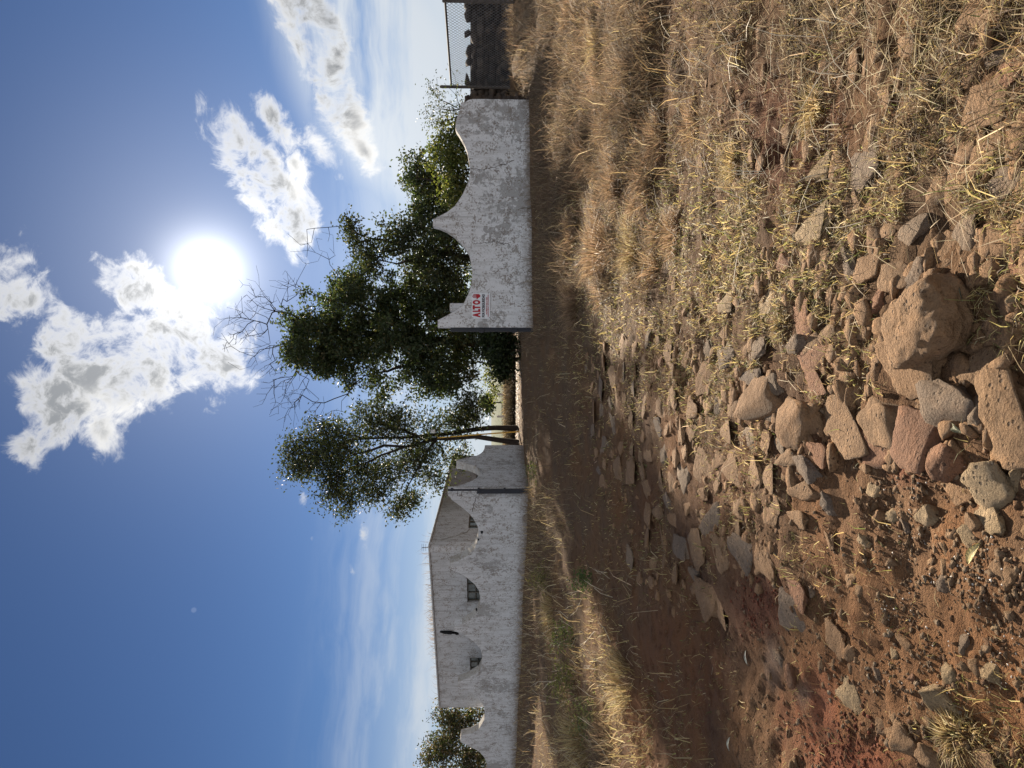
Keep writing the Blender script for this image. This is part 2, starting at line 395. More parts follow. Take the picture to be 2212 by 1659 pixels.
M = {}
M['soil'] = mat_soil()
M['rock'] = mat_stone('brown basalt', (0.34, 0.20, 0.105), (0.27, 0.17, 0.095), (0.40, 0.25, 0.14))
M['rock_grey'] = mat_stone('grey basalt', (0.26, 0.19, 0.13), (0.2, 0.15, 0.115), (0.30, 0.21, 0.14))
M['rock_red'] = mat_stone('red dusted basalt', (0.30, 0.15, 0.08), (0.26, 0.14, 0.085), (0.36, 0.19, 0.11))
M['rock_pale'] = mat_stone('pale basalt', (0.40, 0.29, 0.17), (0.36, 0.26, 0.15), (0.46, 0.34, 0.21))
M['scoria'] = mat_stone('red scoria', (0.26, 0.085, 0.05), (0.20, 0.07, 0.042), (0.34, 0.13, 0.075))
M['gravel'] = mat_stone('mixed gravel', (0.30, 0.2, 0.12), (0.26, 0.19, 0.13), (0.40, 0.32, 0.23))
M['clod'] = mat_stone('dry earth clod', (0.24, 0.135, 0.075), (0.19, 0.105, 0.06), (0.28, 0.165, 0.095))
M['rock_dark'] = mat_stone('dark wall rock', (0.10, 0.08, 0.065), (0.06, 0.05, 0.045), (0.14, 0.10, 0.07))
M['plaster_r'] = mat_plaster('peeling lime wash', 0.4, 2.3, 1.16, 0.605)
M['plaster_l'] = mat_plaster('weathered lime wash', 0.4, 2.3, 1.02, 0.62)
M['plaster_b'] = mat_plaster('stained house lime wash', 0.2, 3.2, 0.84, 0.68)
M['iron'] = mat_plain('black painted steel', (0.012, 0.014, 0.022), 0.45, 0.5)
M['galv'] = mat_plain('weathered galvanised steel', (0.10, 0.085, 0.075), 0.7, 0.3, 0.0)
M['wire'] = mat_plain('galvanised wire', (0.22, 0.22, 0.22), 0.5, 0.5, 0.6)
M['yellow'] = mat_plain('faded yellow paint', (0.62, 0.36, 0.06), 0.6)
M['signwhite'] = mat_plain('white sign plastic', (0.78, 0.8, 0.82), 0.4, 0.4, 0, 0.04)
M['signred'] = mat_plain('red print', (0.42, 0.008, 0.02), 0.45, 0.4, 0, 0.08)
M['signblack'] = mat_plain('black print', (0.018, 0.022, 0.03), 0.45, 0.4, 0, 0.08)
M['pane'] = mat_plain('dusty window glass', (0.10, 0.115, 0.11), 0.25, 0.5, 0, 0.35, 6)
M['dark'] = mat_plain('dark interior', (0.012, 0.012, 0.013), 0.9)
M['frame'] = mat_plain('old steel window frame', (0.13, 0.115, 0.09), 0.6)
M['concrete'] = mat_plain('weathered concrete', (0.42, 0.41, 0.39), 0.9, 0.2, 0, 0.25, 9)
M['crack'] = mat_plain('dark crack line', (0.09, 0.075, 0.065), 0.95)  # plain dark colour of the crack lines
M['lamp'] = mat_plain('white plastic box', (0.75, 0.75, 0.73), 0.4)
M['bark'] = mat_bark('dark bark', (0.04, 0.031, 0.026))
M['bark_g'] = mat_bark('grey twig bark', (0.10, 0.08, 0.065))
M['leaf'] = mat_leaf('leaves', 0.42)
M['straw'] = mat_straw('dry grass', 0.5)
M['stalk'] = mat_plain('pale dry stalk', (0.60, 0.52, 0.38), 0.6, 0.3, 0, 0.15)
M['pebwhite'] = mat_plain('pale chip', (0.6, 0.56, 0.5), 0.6, 0.3, 0, 0.2)

# ------------------------------------------------------------------ ground
def axis(segs):
    out = []
    for a, b, n, geo in segs:
        if geo:
            s = 1 if a > 0 else -1
            out.append(s * np.geomspace(abs(a), abs(b), n, endpoint=False))
        else: out.append(np.linspace(a, b, n, endpoint=False))
    return np.unique(np.concatenate(out + [np.array([segs[-1][1]])]))
gx = axis([(-6000, -16, 16, True), (-16, -4, 80, False), (-4, 4, 330, False), (4, 14, 90, False), (14, 6000, 16, True)])
gy = axis([(-6000, -3, 14, True), (-3, 1.0, 25, False), (1.0, 4.0, 130, False), (4.0, 9.0, 130, False), (9, 34, 120, False), (34, 6000, 26, True)])
GX, GY = np.meshgrid(gx, gy)
GZ = H(GX, GY)
P = np.stack([GX.ravel(), GY.ravel(), GZ.ravel()], 1)
ppx, ppy, pdd = proj(P)
ppx = np.where(pdd > 0.3, ppx, 2600); ppy = np.where(pdd > 0.3, ppy, CY - P[:, 0] * 900)
def blob(cx, cy, rx, ry, soft=0.6):
    q = np.sqrt(((ppx - cx) / rx) ** 2 + ((ppy - cy) / ry) ** 2)
    return 1 - sst(1 - soft, 1 + soft, q + 0.5 * (fbm(P[:, 0] * 4, P[:, 1] * 4, 31, 3) - 0.5))
def lay(c, f, col): return c * (1 - f[:, None]) + np.array(col)[None] * f[:, None]
cc = np.tile(np.array([0.205, 0.118, 0.066]), (len(P), 1))                      # red-brown earth
cc = lay(cc, sst(0.42, 0.62, fbm(P[:, 0] * 0.9, P[:, 1] * 0.9, 41, 4)) * 0.7, (0.155, 0.085, 0.052))
grassy = (1 - sst(620, 1000, ppy)) * 1.0
cc = lay(cc, grassy * 0.8, (0.145, 0.09, 0.052))
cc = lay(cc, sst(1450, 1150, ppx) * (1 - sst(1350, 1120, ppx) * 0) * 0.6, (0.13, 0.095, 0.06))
cc = lay(cc, blob(1700, 300, 110, 130) * 0.8, (0.15, 0.065, 0.038))
cc = lay(cc, blob(1900, 1250, 190, 190) * 0.6, (0.27, 0.145, 0.075))
cc = lay(cc, blob(2120, 1450, 130, 140) * 0.6, (0.29, 0.155, 0.08))
cc = lay(cc, blob(1450, 1480, 110, 190) * 0.5, (0.20, 0.095, 0.055))
cc = lay(cc, blob(1645, 1308, 50, 66, .9) * .8, (0.17, 0.06, 0.038))
cc = lay(cc, blob(1760, 1560, 62, 100, 0.8) * (.35 + .65 * sst(.35, .6, fbm(P[:, 0] * 7, P[:, 1] * 7, 36, 3))), (0.37, 0.155, 0.09))
cc = lay(cc, blob(1850, 1650, 80, 45, 0.8) * 0.7, (0.36, 0.13, 0.08))
cc = lay(cc, blob(1668, 1440, 16, 50, 0.9) * 0.45, (0.34, 0.26, 0.22))
cc = lay(cc, blob(1735, 1500, 14, 24, 0.9) * 0.6, (0.38, 0.28, 0.22))
cc = lay(cc, blob(1960, 1000, 40, 40, 0.8) * 0.6, (0.27, 0.09, 0.055))
cc = cc * np.array([0.98, 1.03, 1.07])
cc = lay(cc, sst(24, 30, P[:, 1]) * 0.9, (0.15, 0.10, 0.06))
cc = lay(cc, sst(46, 56, P[:, 1]), (0.055, 0.085, 0.045))
cc = lay(cc, sst(100, 260, np.hypot(P[:, 0], P[:, 1])), (0.065, 0.10, 0.07))
nx, ny = len(gx), len(gy)
idx = np.arange(nx * ny).reshape(ny, nx)
Q = np.stack([idx[:-1, :-1].ravel(), idx[:-1, 1:].ravel(), idx[1:, 1:].ravel(), idx[1:, :-1].ravel()], 1)
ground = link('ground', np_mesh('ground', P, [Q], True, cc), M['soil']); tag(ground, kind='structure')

tick('ground')
# ------------------------------------------------------------------ walls
def wall_from_profile(name, A, B, prof, thick, mat, base_drop=0.5, ragged=0.0):
    """prof: (px, py) points of the top edge in order from A to B; the wall stands in the vertical plane A-B"""
    A = np.array(A, float); B = np.array(B, float); d = B - A; L = np.linalg.norm(d); d /= L; nrm = np.array([d[1], -d[0]])
    if nrm @ (-A) < 0: nrm = -nrm                       # towards the camera
    S = []
    for px, py in prof:
        r = ray(px, py)
        # CAM + r*t in plane: nrm.(xy - A) = 0
        t = (nrm @ A) / (nrm @ r[:2]); q = CAM + r * t
        S.append(((q[:2] - A) @ d, q[2]))
    S = np.array(S); S[:, 0] = np.maximum.accumulate(S[:, 0] + 1e-4 * np.arange(len(S)))
    # resample
    us = [S[0, 0]]
    for a, b in zip(S[:-1, 0], S[1:, 0]):
        k = max(1, int((b - a) / 0.12)); us += list(np.linspace(a, b, k + 1)[1:])
    us = np.array(us); zs = np.interp(us, S[:, 0], S[:, 1]) + 0.012 * (fbm(us * 6, us * 0, 77, 3) - 0.5)
    bm = bmesh.new(); cols = []
    for u, z in zip(us, zs):
        f = A + d * u; b = f - nrm * thick
        zb = float(H(f[0], f[1])) - base_drop
        e = 0.012
        cols.append([bm.verts.new((f[0], f[1], zb)), bm.verts.new((f[0], f[1], z - e)), bm.verts.new((f[0] - nrm[0] * e, f[1] - nrm[1] * e, z)),
                     bm.verts.new((b[0] + nrm[0] * e, b[1] + nrm[1] * e, z)), bm.verts.new((b[0], b[1], z - e)), bm.verts.new((b[0], b[1], zb))])
    for c0_, c1_ in zip(cols[:-1], cols[1:]):
        for k in range(5): bm.faces.new((c0_[k], c1_[k], c1_[k + 1], c0_[k + 1]))
    bm.faces.new(cols[0]); bm.faces.new(cols[-1][::-1])
    bmesh.ops.recalc_face_normals(bm, faces=bm.faces)
    return bm_mesh(name, bm), A, d, nrm
K = 4032 / 2212
def src(l): return [(a / K, b / K) for a, b in l]

# right wall, facing the camera
RW = 16.5
prof_r = src([(1723, 1289), (1723, 1260), (1750, 1247), (1790, 1225), (1821, 1203), (1844, 1156), (1856, 1121), (1860, 1064), (1847, 1001), (1821, 963), (1790, 931),
              (1758, 909), (1727, 896), (1704, 890), (1704, 863), (1727, 852), (1758, 836), (1790, 811), (1822, 763), (1844, 716), (1850, 680), (1848, 645), (1840, 598),
              (1828, 566), (1809, 532), (1796, 513), (1793, 500), (1797, 470), (1803, 452), (1812, 425), (1815, 404), (1835, 400), (1842, 394), (1860, 390)])
a0 = at(*prof_r[0], RW); a1 = at(*prof_r[-1], RW)
me, WA, WD, WN = wall_from_profile('plaster_wall', a0[:2], a1[:2], prof_r, 0.27, M['plaster_r'])
wall_r = empty('boundary_wall', (a0[0], RW, float(H(a0[0], RW))))
tag(wall_r, 'white scallop-topped boundary wall with peeling paint, right of the gateway, carrying the red sign', 'wall', 'scalloped boundary walls')
keep(link('plaster_wall', me, M['plaster_r']), wall_r)
# ragged rubble end of that wall
bm = bmesh.new()
for i in range(26):
    z = 0.45 + i * 0.062; xx = a1[0] + 0.03 + 0.07 * rnd.random()
    bm_box(bm, (xx, RW + 0.16 + 0.1 * rnd.random(), z + 0.05), (0.14 + 0.1 * rnd.random(), 0.2, 0.075), Matrix.Rotation(rnd.uniform(-.4, .4), 3, 'Y'), 0.015)
keep(link('rubble_end', bm_mesh('rubble_end', bm), M['rock_dark']), wall_r)
def ribbon(name, pts, wdt, nrm, mat, parent):
    """thin crack lying 3 mm proud of a wall"""
    bm = bmesh.new(); prev = None
    pts = [np.array(p, float) for p in pts]
    for i, p in enumerate(pts):
        a = pts[max(0, i - 1)]; b = pts[min(len(pts) - 1, i + 1)]; dd = b - a; dd /= np.linalg.norm(dd)
        s = np.cross(dd, nrm); s /= np.linalg.norm(s); ww = wdt * (0.5 + rnd.random())
        q = [bm.verts.new(p + nrm * 0.003 + s * ww), bm.verts.new(p + nrm * 0.003 - s * ww)]
        if prev: bm.faces.new((prev[0], q[0], q[1], prev[1]))
        prev = q
    keep(link(name, bm_mesh(name, bm), mat), parent)
def on_wall(px, py, A, nrm):
    r = ray(px, py); t = (nrm @ A) / (nrm @ r[:2]); return CAM + r * t
def crack(plist, A, nrm, parent, wdt=0.006, jit=3):
    pts = []
    for (a, b), (c, d) in zip(plist[:-1], plist[1:]):
        for k in range(5):
            t = k / 5; pts.append(on_wall((a + (c - a) * t + rnd.uniform(-jit, jit)) / K, (b + (d - b) * t + rnd.uniform(-jit, jit)) / K, A, nrm))
    ribbon('crack', pts, wdt, np.array([nrm[0], nrm[1], 0]), M['crack'], parent)
crack([(1868, 962), (1905, 956), (1945, 952), (1985, 960), (2010, 962)], WA, WN, wall_r)
crack([(1855, 662), (1905, 668), (1935, 660), (1990, 645), (2030, 625)], WA, WN, wall_r)
crack([(1862, 1080), (1900, 1085)], WA, WN, wall_r, 0.004)

# gate jamb on that wall: black channel with hinge tabs
jx = a0[0]; jz = float(H(jx, RW))
jamb = empty('gate_jamb', (jx - 0.05, RW + 0.1, jz))
tag(jamb, 'narrow black steel gate jamb fixed to the end of the signed wall', 'gate post', 'black gate posts')
bm = bmesh.new(); bm_box(bm, (jx - 0.055, RW + 0.06, jz + 0.95), (0.09, 0.12, 2.1), None, 0.008); keep(link('channel', bm_mesh('channel', bm), M['iron']), jamb)
for hz_ in (0.45, 1.25):
    keep(box('hinge', (jx - 0.075, RW - 0.025, jz + hz_), (0.10, 0.05, 0.12), M['iron'], None, None, 0.006), jamb)

# concrete stub behind the dip beside the sign
sp_ = at(976 , 665, RW + 1.2)
bm = bmesh.new(); bm_box(bm, (sp_[0], sp_[1], sp_[2] - 0.9), (0.22, 0.22, 1.9), None, 0.02)
stub = link('concrete_post', bm_mesh('concrete_post', bm), M['plaster_l']); tag(stub, 'pale concrete post top showing behind the wall above the red sign', 'post')

# left wall (runs away to the left) and its return into the gateway
LA = np.array([-2.93, 18.9]); LB = np.array([-16.4, 29.5])
prof_l = src([(1762, 1943), (1764, 1952), (1782, 1972), (1806, 1989), (1830, 2008), (1850, 2026), (1866, 2048), (1880, 2073), (1884, 2096), (1881, 2124), (1869, 2159), (1841, 2187), (1806, 2206), (1772, 2219),
              (1772, 2238), (1787, 2251), (1809, 2256), (1837, 2275), (1869, 2302), (1886, 2327), (1891, 2356), (1888, 2387), (1872, 2419), (1847, 2441), (1818, 2458), (1788, 2463),
              (1788, 2486), (1815, 2493), (1847, 2514), (1872, 2533), (1891, 2555), (1899, 2584), (1897, 2618), (1885, 2644), (1853, 2663), (1834, 2674), (1802, 2684),
              (1802, 2704), (1828, 2715), (1853, 2727), (1878, 2746), (1900, 2771), (1909, 2800), (1907, 2834), (1885, 2872), (1853, 2888), (1815, 2897),
              (1812, 2920), (1828, 2929), (1853, 2942), (1885, 2958), (1907, 2983), (1916, 3005), (1917, 3030), (1905, 3070), (1870, 3100), (1825, 3118), (1825, 3136), (1870, 3160), (1915, 3210)])
me, LWA, LWD, LWN = wall_from_profile('plaster_wall', LA, LB, prof_l, 0.26, M['plaster_l'])
wall_l = empty('boundary_wall', (LA[0], LA[1], float(H(*LA))))
tag(wall_l, 'long grey-white scallop-topped wall running off to the left of the gateway, below the house', 'wall', 'scalloped boundary walls')
keep(link('plaster_wall', me, M['plaster_l']), wall_l)
crack([(1876, 1945), (1868, 1975), (1862, 2000), (1858, 2020)], LWA, LWN, wall_l, 0.008)
for (a, b, r_) in ((1897, 2092, 0.05), (1884, 2122, 0.035), (1876, 2400, 0.035)):
    q = on_wall(a / K, b / K, LWA, LWN)
    bm = bmesh.new(); bmesh.ops.create_icosphere(bm, subdivisions=2, radius=r_, matrix=Matrix.Translation(Vector(q)) @ Matrix.Diagonal((1.6, .3, .8, 1)))
    keep(link('broken_hole', bm_mesh('broken_hole', bm), M['dark']), wall_l)
RA = np.array([-2.86, 19.1]); RB = np.array([-2.02, 22.9])
prof_g = src([(1790, 1921), (1800, 1914), (1825, 1905), (1858, 1893), (1880, 1878), (1890, 1866), (1887, 1850), (1872, 1836), (1850, 1828), (1826, 1821), (1797, 1817), (1797, 1812), (1835, 1803), (1868, 1797), (1888, 1788), (1900, 1778), (1907, 1766), (1909, 1753)])
me, GA, GD, GN = wall_from_profile('plaster_wall', RA, RB, prof_g, 0.24, M['plaster_l'])
wall_g = empty('gateway_return_wall', (RA[0], RA[1], float(H(*RA))))
tag(wall_g, 'short white wall curving back into the gateway beside the black gate post', 'wall', 'scalloped boundary walls')
keep(link('plaster_wall', me, M['plaster_l']), wall_g)

# black gate post with the slim pole on top
gb = at(2084 / K, 1933 / K, 18.55); gz = float(H(gb[0], 18.55))
post = empty('gate_post', (gb[0], 18.55, gz)); tag(post, 'tall black steel gate post with slim pole above, left of the gateway', 'gate post', 'black gate posts')
ztop1 = at(1878 / K, 1933 / K, 18.55)[2]; ztop2 = at(1764 / K, 1930 / K, 18.55)[2]
keep(box('post_body', (gb[0], 18.55, (gz - .2 + ztop1) / 2), (0.125, 0.12, ztop1 - gz + .2), M['iron'], None, None, 0.008), post)
keep(box('pole', (gb[0] + 0.035, 18.55, (ztop1 + ztop2) / 2), (0.05, 0.05, ztop2 - ztop1 + 0.01), M['iron'], None, None, 0.006), post)
for f_ in (0.3, 0.62, 0.95):
    keep(box('hinge', (gb[0] + 0.06, 18.47, gz + f_ * (ztop2 - gz)), (0.09, 0.07, 0.06), M['iron'], None, None, 0.005), post)
tubes('wire_loop', [([np.array([gb[0] + 0.02, 18.5, ztop2 - .27]), np.array([gb[0] - 0.10, 18.48, ztop2 - .26]), np.array([gb[0] - .12, 18.48, ztop2 - .36]), np.array([gb[0] + .01, 18.5, ztop2 - .38])], 0.008)], M['bark_g'])
o = bpy.data.objects['wire_loop']; keep(o, post)
# pale pillar face between post and wall
gp = LA + LWD * 0.05
keep(box('pillar_edge', (gb[0] - 0.12, 18.72, (gz + ztop1) / 2 - .1), (0.1, 0.2, ztop1 - gz + .25), M['plaster_l'], None, None, 0.01), wall_l)

# ------------------------------------------------------------------ sign
sgn = empty('warning_sign', at(1894 / K, 1204 / K, RW - 0.012)); SC_ = Vector(sgn.location)
tag(sgn, 'white warning sign with red lettering and raised hand, fixed low on the wall', 'sign')
pxm = RW / F / K          # metres per source pixel at the wall
def S2(zx, zy): return Vector((SC_.x + (475 - zy) * 0.1366 * pxm, RW - 0.012, SC_.z + (400 - zx) * 0.1366 * pxm))
board = box('board', tuple(SC_), (745 * .1366 * pxm, 0.012, 530 * .1366 * pxm), M['signwhite'], None, None, 0.002); keep(board, sgn)
def text(body, zl, zr, xt, xb, mat, name, bold=0.0, dy=0.009):
    cu = bpy.data.curves.new(name, 'FONT'); cu.body = body; cu.extrude = 0.0008; cu.offset = bold
    o = bpy.data.objects.new(name, cu); COL.objects.link(o); bpy.context.view_layer.update()
    me = bpy.data.meshes.new_from_object(o.evaluated_get(bpy.context.evaluated_depsgraph_get()))
    bpy.data.objects.remove(o); me.name = name
    n = len(me.vertices); co = np.empty(n * 3); me.vertices.foreach_get('co', co); co = co.reshape(-1, 3)
    lo = co.min(0); hi = co.max(0)
    p0 = S2(xb, zl); p1 = S2(xt, zr)
    out = np.empty_like(co)
    out[:, 0] = p0.x + (co[:, 0] - lo[0]) / (hi[0] - lo[0]) * (p1.x - p0.x)
    out[:, 2] = p0.z + (co[:, 1] - lo[1]) / (hi[1] - lo[1]) * (p1.z - p0.z)
    out[:, 1] = RW - 0.012 - dy - co[:, 2]
    me.vertices.foreach_set('co', out.ravel()); me.update()
    keep(link(name, me, mat), sgn)
for ch, zl, zr in (('A', 812, 672), ('L', 655, 570), ('T', 585, 462), ('O', 445, 312)): text(ch, zl, zr, 158, 380, M['signred'], 'heading_letter', 0.075)
text('POR BIOSEGURIDAD', 805, 142, 428, 508, M['signblack'], 'lettering', 0.045)
text('PROHIBIDO EL PASO A TODA', 722, 222, 545, 582, M['signred'], 'small_lettering', 0.03)
text('PERSONA AJENA A ESTA PROPIEDAD', 790, 158, 592, 628, M['signred'], 'small_lettering', 0.03)
bm = bmesh.new()
def poly(pts):
    vs = [bm.verts.new((S2(a, b).x, RW - 0.0222, S2(a, b).z)) for a, b in pts]; bm.faces.new(vs)
poly([(262, 142), (330, 140), (365, 158), (382, 185), (378, 215), (350, 238), (320, 255), (290, 285), (270, 290), (264, 280), (282, 252), (262, 246)])
for (y0, y1, tip) in ((142, 160, 178), (168, 186, 156), (197, 215, 142), (231, 248, 162)): poly([(263, y0), (263, y1), (tip + 8, y1), (tip, (y0 + y1) / 2), (tip + 8, y0)])
r = bmesh.ops.extrude_face_region(bm, geom=list(bm.faces)); bmesh.ops.translate(bm, verts=[v for v in r['geom'] if isinstance(v, bmesh.types.BMVert)], vec=(0, 0.002, 0))
bmesh.ops.recalc_face_normals(bm, faces=bm.faces)
keep(link('hand_symbol', bm_mesh('hand_symbol', bm), M['signred']), sgn)
for zx, zy in ((150, 105), (610, 105), (165, 825), (640, 820)):
    q = S2(zx, zy); bm = bmesh.new(); bmesh.ops.create_cone(bm, cap_ends=True, segments=10, radius1=0.011, radius2=0.008, depth=0.006, matrix=Matrix.Translation((q.x, RW - 0.023, q.z)) @ Matrix.Rotation(math.pi / 2, 4, 'X'))
    keep(link('bolt', bm_mesh('bolt', bm), M['galv']), sgn)

# ------------------------------------------------------------------ house behind the left wall
CB = 23.0
hc = at(1693 / K, 2152 / K, CB); HT = hc[2]
hl = at(1733 / K, 2787 / K, CB); tl = ray(1733 / K, 2787 / K); t_ = (HT - 1.45) / tl[2]; hl = CAM + tl * t_
hr = at(1788 / K, 1795 / K, CB * 1.38); HR_Z = hr[2]
house = empty('house', (hc[0], hc[1], 0.3)); tag(house, 'long low flat-roofed white house with stained walls behind the left wall', 'house')
HZ0 = 0.2
def wall_openings(A, B, z0, z1, thick, ops):
    """box wall with rectangular openings; ops = [(u0,u1,za,zb)] along A-B"""
    A = np.array(A[:2]); B = np.array(B[:2]); d = B - A; L = np.linalg.norm(d); d /= L; n = np.array([d[1], -d[0]])
    if n @ (-A) < 0: n = -n
    ang = math.atan2(d[1], d[0]); rot = Matrix.Rotation(ang, 3, 'Z')
    bm = bmesh.new()
    def seg(u0, u1, za, zb):
        c = A + d * (u0 + u1) / 2 - n * thick / 2
        bm_box(bm, (c[0], c[1], (za + zb) / 2), (u1 - u0, thick, zb - za), rot)
    u = 0
    for (u0, u1, za, zb) in sorted(ops):
        seg(u, u0, z0, z1); seg(u0, u1, z0, za); seg(u0, u1, zb, z1); u = u1
    seg(u, L, z0, z1)
    return bm, A, d, n, rot
def u_on(A, d, n, px, py):
    r = ray(px, py); t = (n @ A) / (n @ r[:2]); q = CAM + r * t; return (q[:2] - A) @ d, q[2]
def window(A, d, n, rot, u0, u1, za, zb, parent, divs=3):
    wn = empty('window', (*(A + d * (u0 + u1) / 2), za)); wn.parent = parent; wn.matrix_parent_inverse = Matrix.Translation(parent.location).inverted()
    bpy.context.view_layer.update()
    def k2(o):
        o.parent = wn; o.matrix_parent_inverse = wn.matrix_world.inverted()
    def pc(name, u, z, su, sz, dep, th, mat):
        c = A + d * u - n * dep; k2(box(name, (c[0], c[1], z), (su, th, sz), mat, None, rot, 0.0))
    W_ = u1 - u0; Hh = zb - za; uc = (u0 + u1) / 2; zc = (za + zb) / 2
    pc('backing', uc, zc, W_, Hh, 0.17, 0.02, M['dark'])
    for s in (-1, 1):
        pc('frame', uc + s * (W_ / 2 - 0.022), zc, 0.04, Hh - .006, 0.10, 0.05, M['frame'])
        pc('frame', uc, zc + s * (Hh / 2 - 0.022), W_ - 0.09, 0.04, 0.10, 0.05, M['frame'])
    for i in range(1, divs): pc('mullion', u0 + W_ * i / divs, zc, 0.028, Hh - .09, 0.10, 0.045, M['frame'])
    pc('transom', uc, za + Hh * 0.6, W_ - 0.09, 0.03, 0.101, 0.04, M['frame'])
    for i in range(divs):
        pc('pane', u0 + W_ * (i + .5) / divs, za + Hh * .3, W_ / divs - .06, Hh * 0.5, 0.115, 0.006, M['pane'])
        pc('pane', u0 + W_ * (i + .5) / divs, za + Hh * .79, W_ / divs - .06, Hh * 0.32, 0.115, 0.006, M['pane'])
for (A_, B_, wins, nm) in ((hc, hl, [((1838, 2275), (1838, 2372)), ((1850, 2590), (1850, 2662))], 'wall'), (hr, hc, [((1848, 2026), (1848, 2080)), ((1876, 1852), (1876, 1882))], 'wall')):
    A2 = np.array(A_[:2]); B2 = np.array(B_[:2]); d2 = (B2 - A2) / np.linalg.norm(B2 - A2); n2_ = np.array([d2[1], -d2[0]])
    if n2_ @ (-A2) < 0: n2_ = -n2_
    ops = []
    for (pa, pb) in wins:
        ua, za = u_on(A2, d2, n2_, pa[0] / K, pa[1] / K); ub, zb = u_on(A2, d2, n2_, pb[0] / K, pb[1] / K)
        ops.append((min(ua, ub), max(ua, ub), za - 0.75, za))
    bm, A3, d3, n3, rot3 = wall_openings(A_, B_, HZ0, HT, 0.22, ops)
    slope = A_ is hr
    if slope:
        for v_ in bm.verts:
            if v_.co.z > HT - 1e-4:
                f_ = (Vector(v_.co[:2]) - Vector(A_[:2])).length / float(np.linalg.norm(B_[:2] - A_[:2])); v_.co.z = HR_Z + (HT - HR_Z) * min(1, f_)
    keep(link(nm, bm_mesh(nm, bm), M['plaster_b']), house)
    for (u0, u1, za, zb) in ops: window(A3, d3, n3, rot3, u0, u1, za, zb, house)
    Lw = np.linalg.norm(B2 - A2)
    c = A3 + d3 * (Lw / 2) + n3 * 0.01
    zm = (HT + HR_Z) / 2 if slope else HT
    rr3 = rot3 @ Matrix.Rotation(-math.atan2(HT - HR_Z, Lw), 3, 'Y') if slope else rot3
    keep(box('roof_edge', (c[0] - n3[0] * .06, c[1] - n3[1] * .06, zm + 0.03), (Lw + 0.02, 0.2, 0.055), M['concrete'], None, rr3, 0.008), house)
# roof slab closing the top, and hidden sides
bm = bmesh.new()
e1 = np.array(hl[:2]); e2 = np.array(hc[:2]); e3 = np.array(hr[:2]); e4 = e1 + (e3 - e2)
ins = (e1 + e2 + e3 + e4) / 4
vs = [bm.verts.new((*(q + (ins - q) * 0.035), z_ - 0.05)) for q, z_ in ((e1, HT), (e2, HT), (e3, HR_Z), (e4, HR_Z))]
bm.faces.new(vs); keep(link('roof', bm_mesh('roof', bm), M['concrete']), house)
bm = bmesh.new()
for a_, b_ in ((e1, e4), (e4, e3)):
    a_ = a_ + (ins - a_) * 0.01; b_ = b_ + (ins - b_) * 0.01
    bm.faces.new([bm.verts.new((*a_, HZ0)), bm.verts.new((*b_, HZ0)), bm.verts.new((*b_, HR_Z - .03)), bm.verts.new((*a_, HR_Z - .03))])
keep(link('rear_wall', bm_mesh('rear_wall', bm), M['plaster_b']), house)
# dark broken rain spout and stain, cable
A2 = np.array(hc[:2]); d2 = np.array(hl[:2]) - A2; d2 /= np.linalg.norm(d2); n2_ = np.array([d2[1], -d2[0]])
if n2_ @ (-A2) < 0: n2_ = -n2_
pts = []
for a, b in ((1733, 2484), (1750, 2486), (1775, 2487), (1800, 2490), (1806, 2494)):
    u, z = u_on(A2, d2, n2_, a / K, b / K); q = A2 + d2 * u + n2_ * 0.04; pts.append((q[0], q[1], z))
tubes('rain_spout', [(pts, np.array([0.03, 0.06, 0.075, 0.07, 0.02]))], M['dark']); keep(bpy.data.objects['rain_spout'], house)
A2 = np.array(hr[:2]); d2 = np.array(hc[:2]) - A2; d2 /= np.linalg.norm(d2); n2_ = np.array([d2[1], -d2[0]])
if n2_ @ (-A2) < 0: n2_ = -n2_
pts = []
for a, b in ((1850, 2083), (1838, 2096), (1820, 2103), (1795, 2112), (1760, 2122), (1735, 2126)):
    u, z = u_on(A2, d2, n2_, a / K, b / K); q = A2 + d2 * u + n2_ * 0.02; pts.append((q[0], q[1], z))
tubes('cable', [(pts, 0.011)], M['concrete']); keep(bpy.data.objects['cable'], house)
# small aerial on the roof corner
ab = np.array([hc[0] - .1, hc[1] + .3, HT - .05])
aer = tubes('roof_aerial', [([ab, ab + (0, 0, .36)], .007)] + [([ab + (-.12, 0, z), ab + (.12, 0, z)], .005) for z in (.22, .29, .35)], M['iron'])
tag(aer, 'small television aerial on the corner of the house roof', 'aerial')

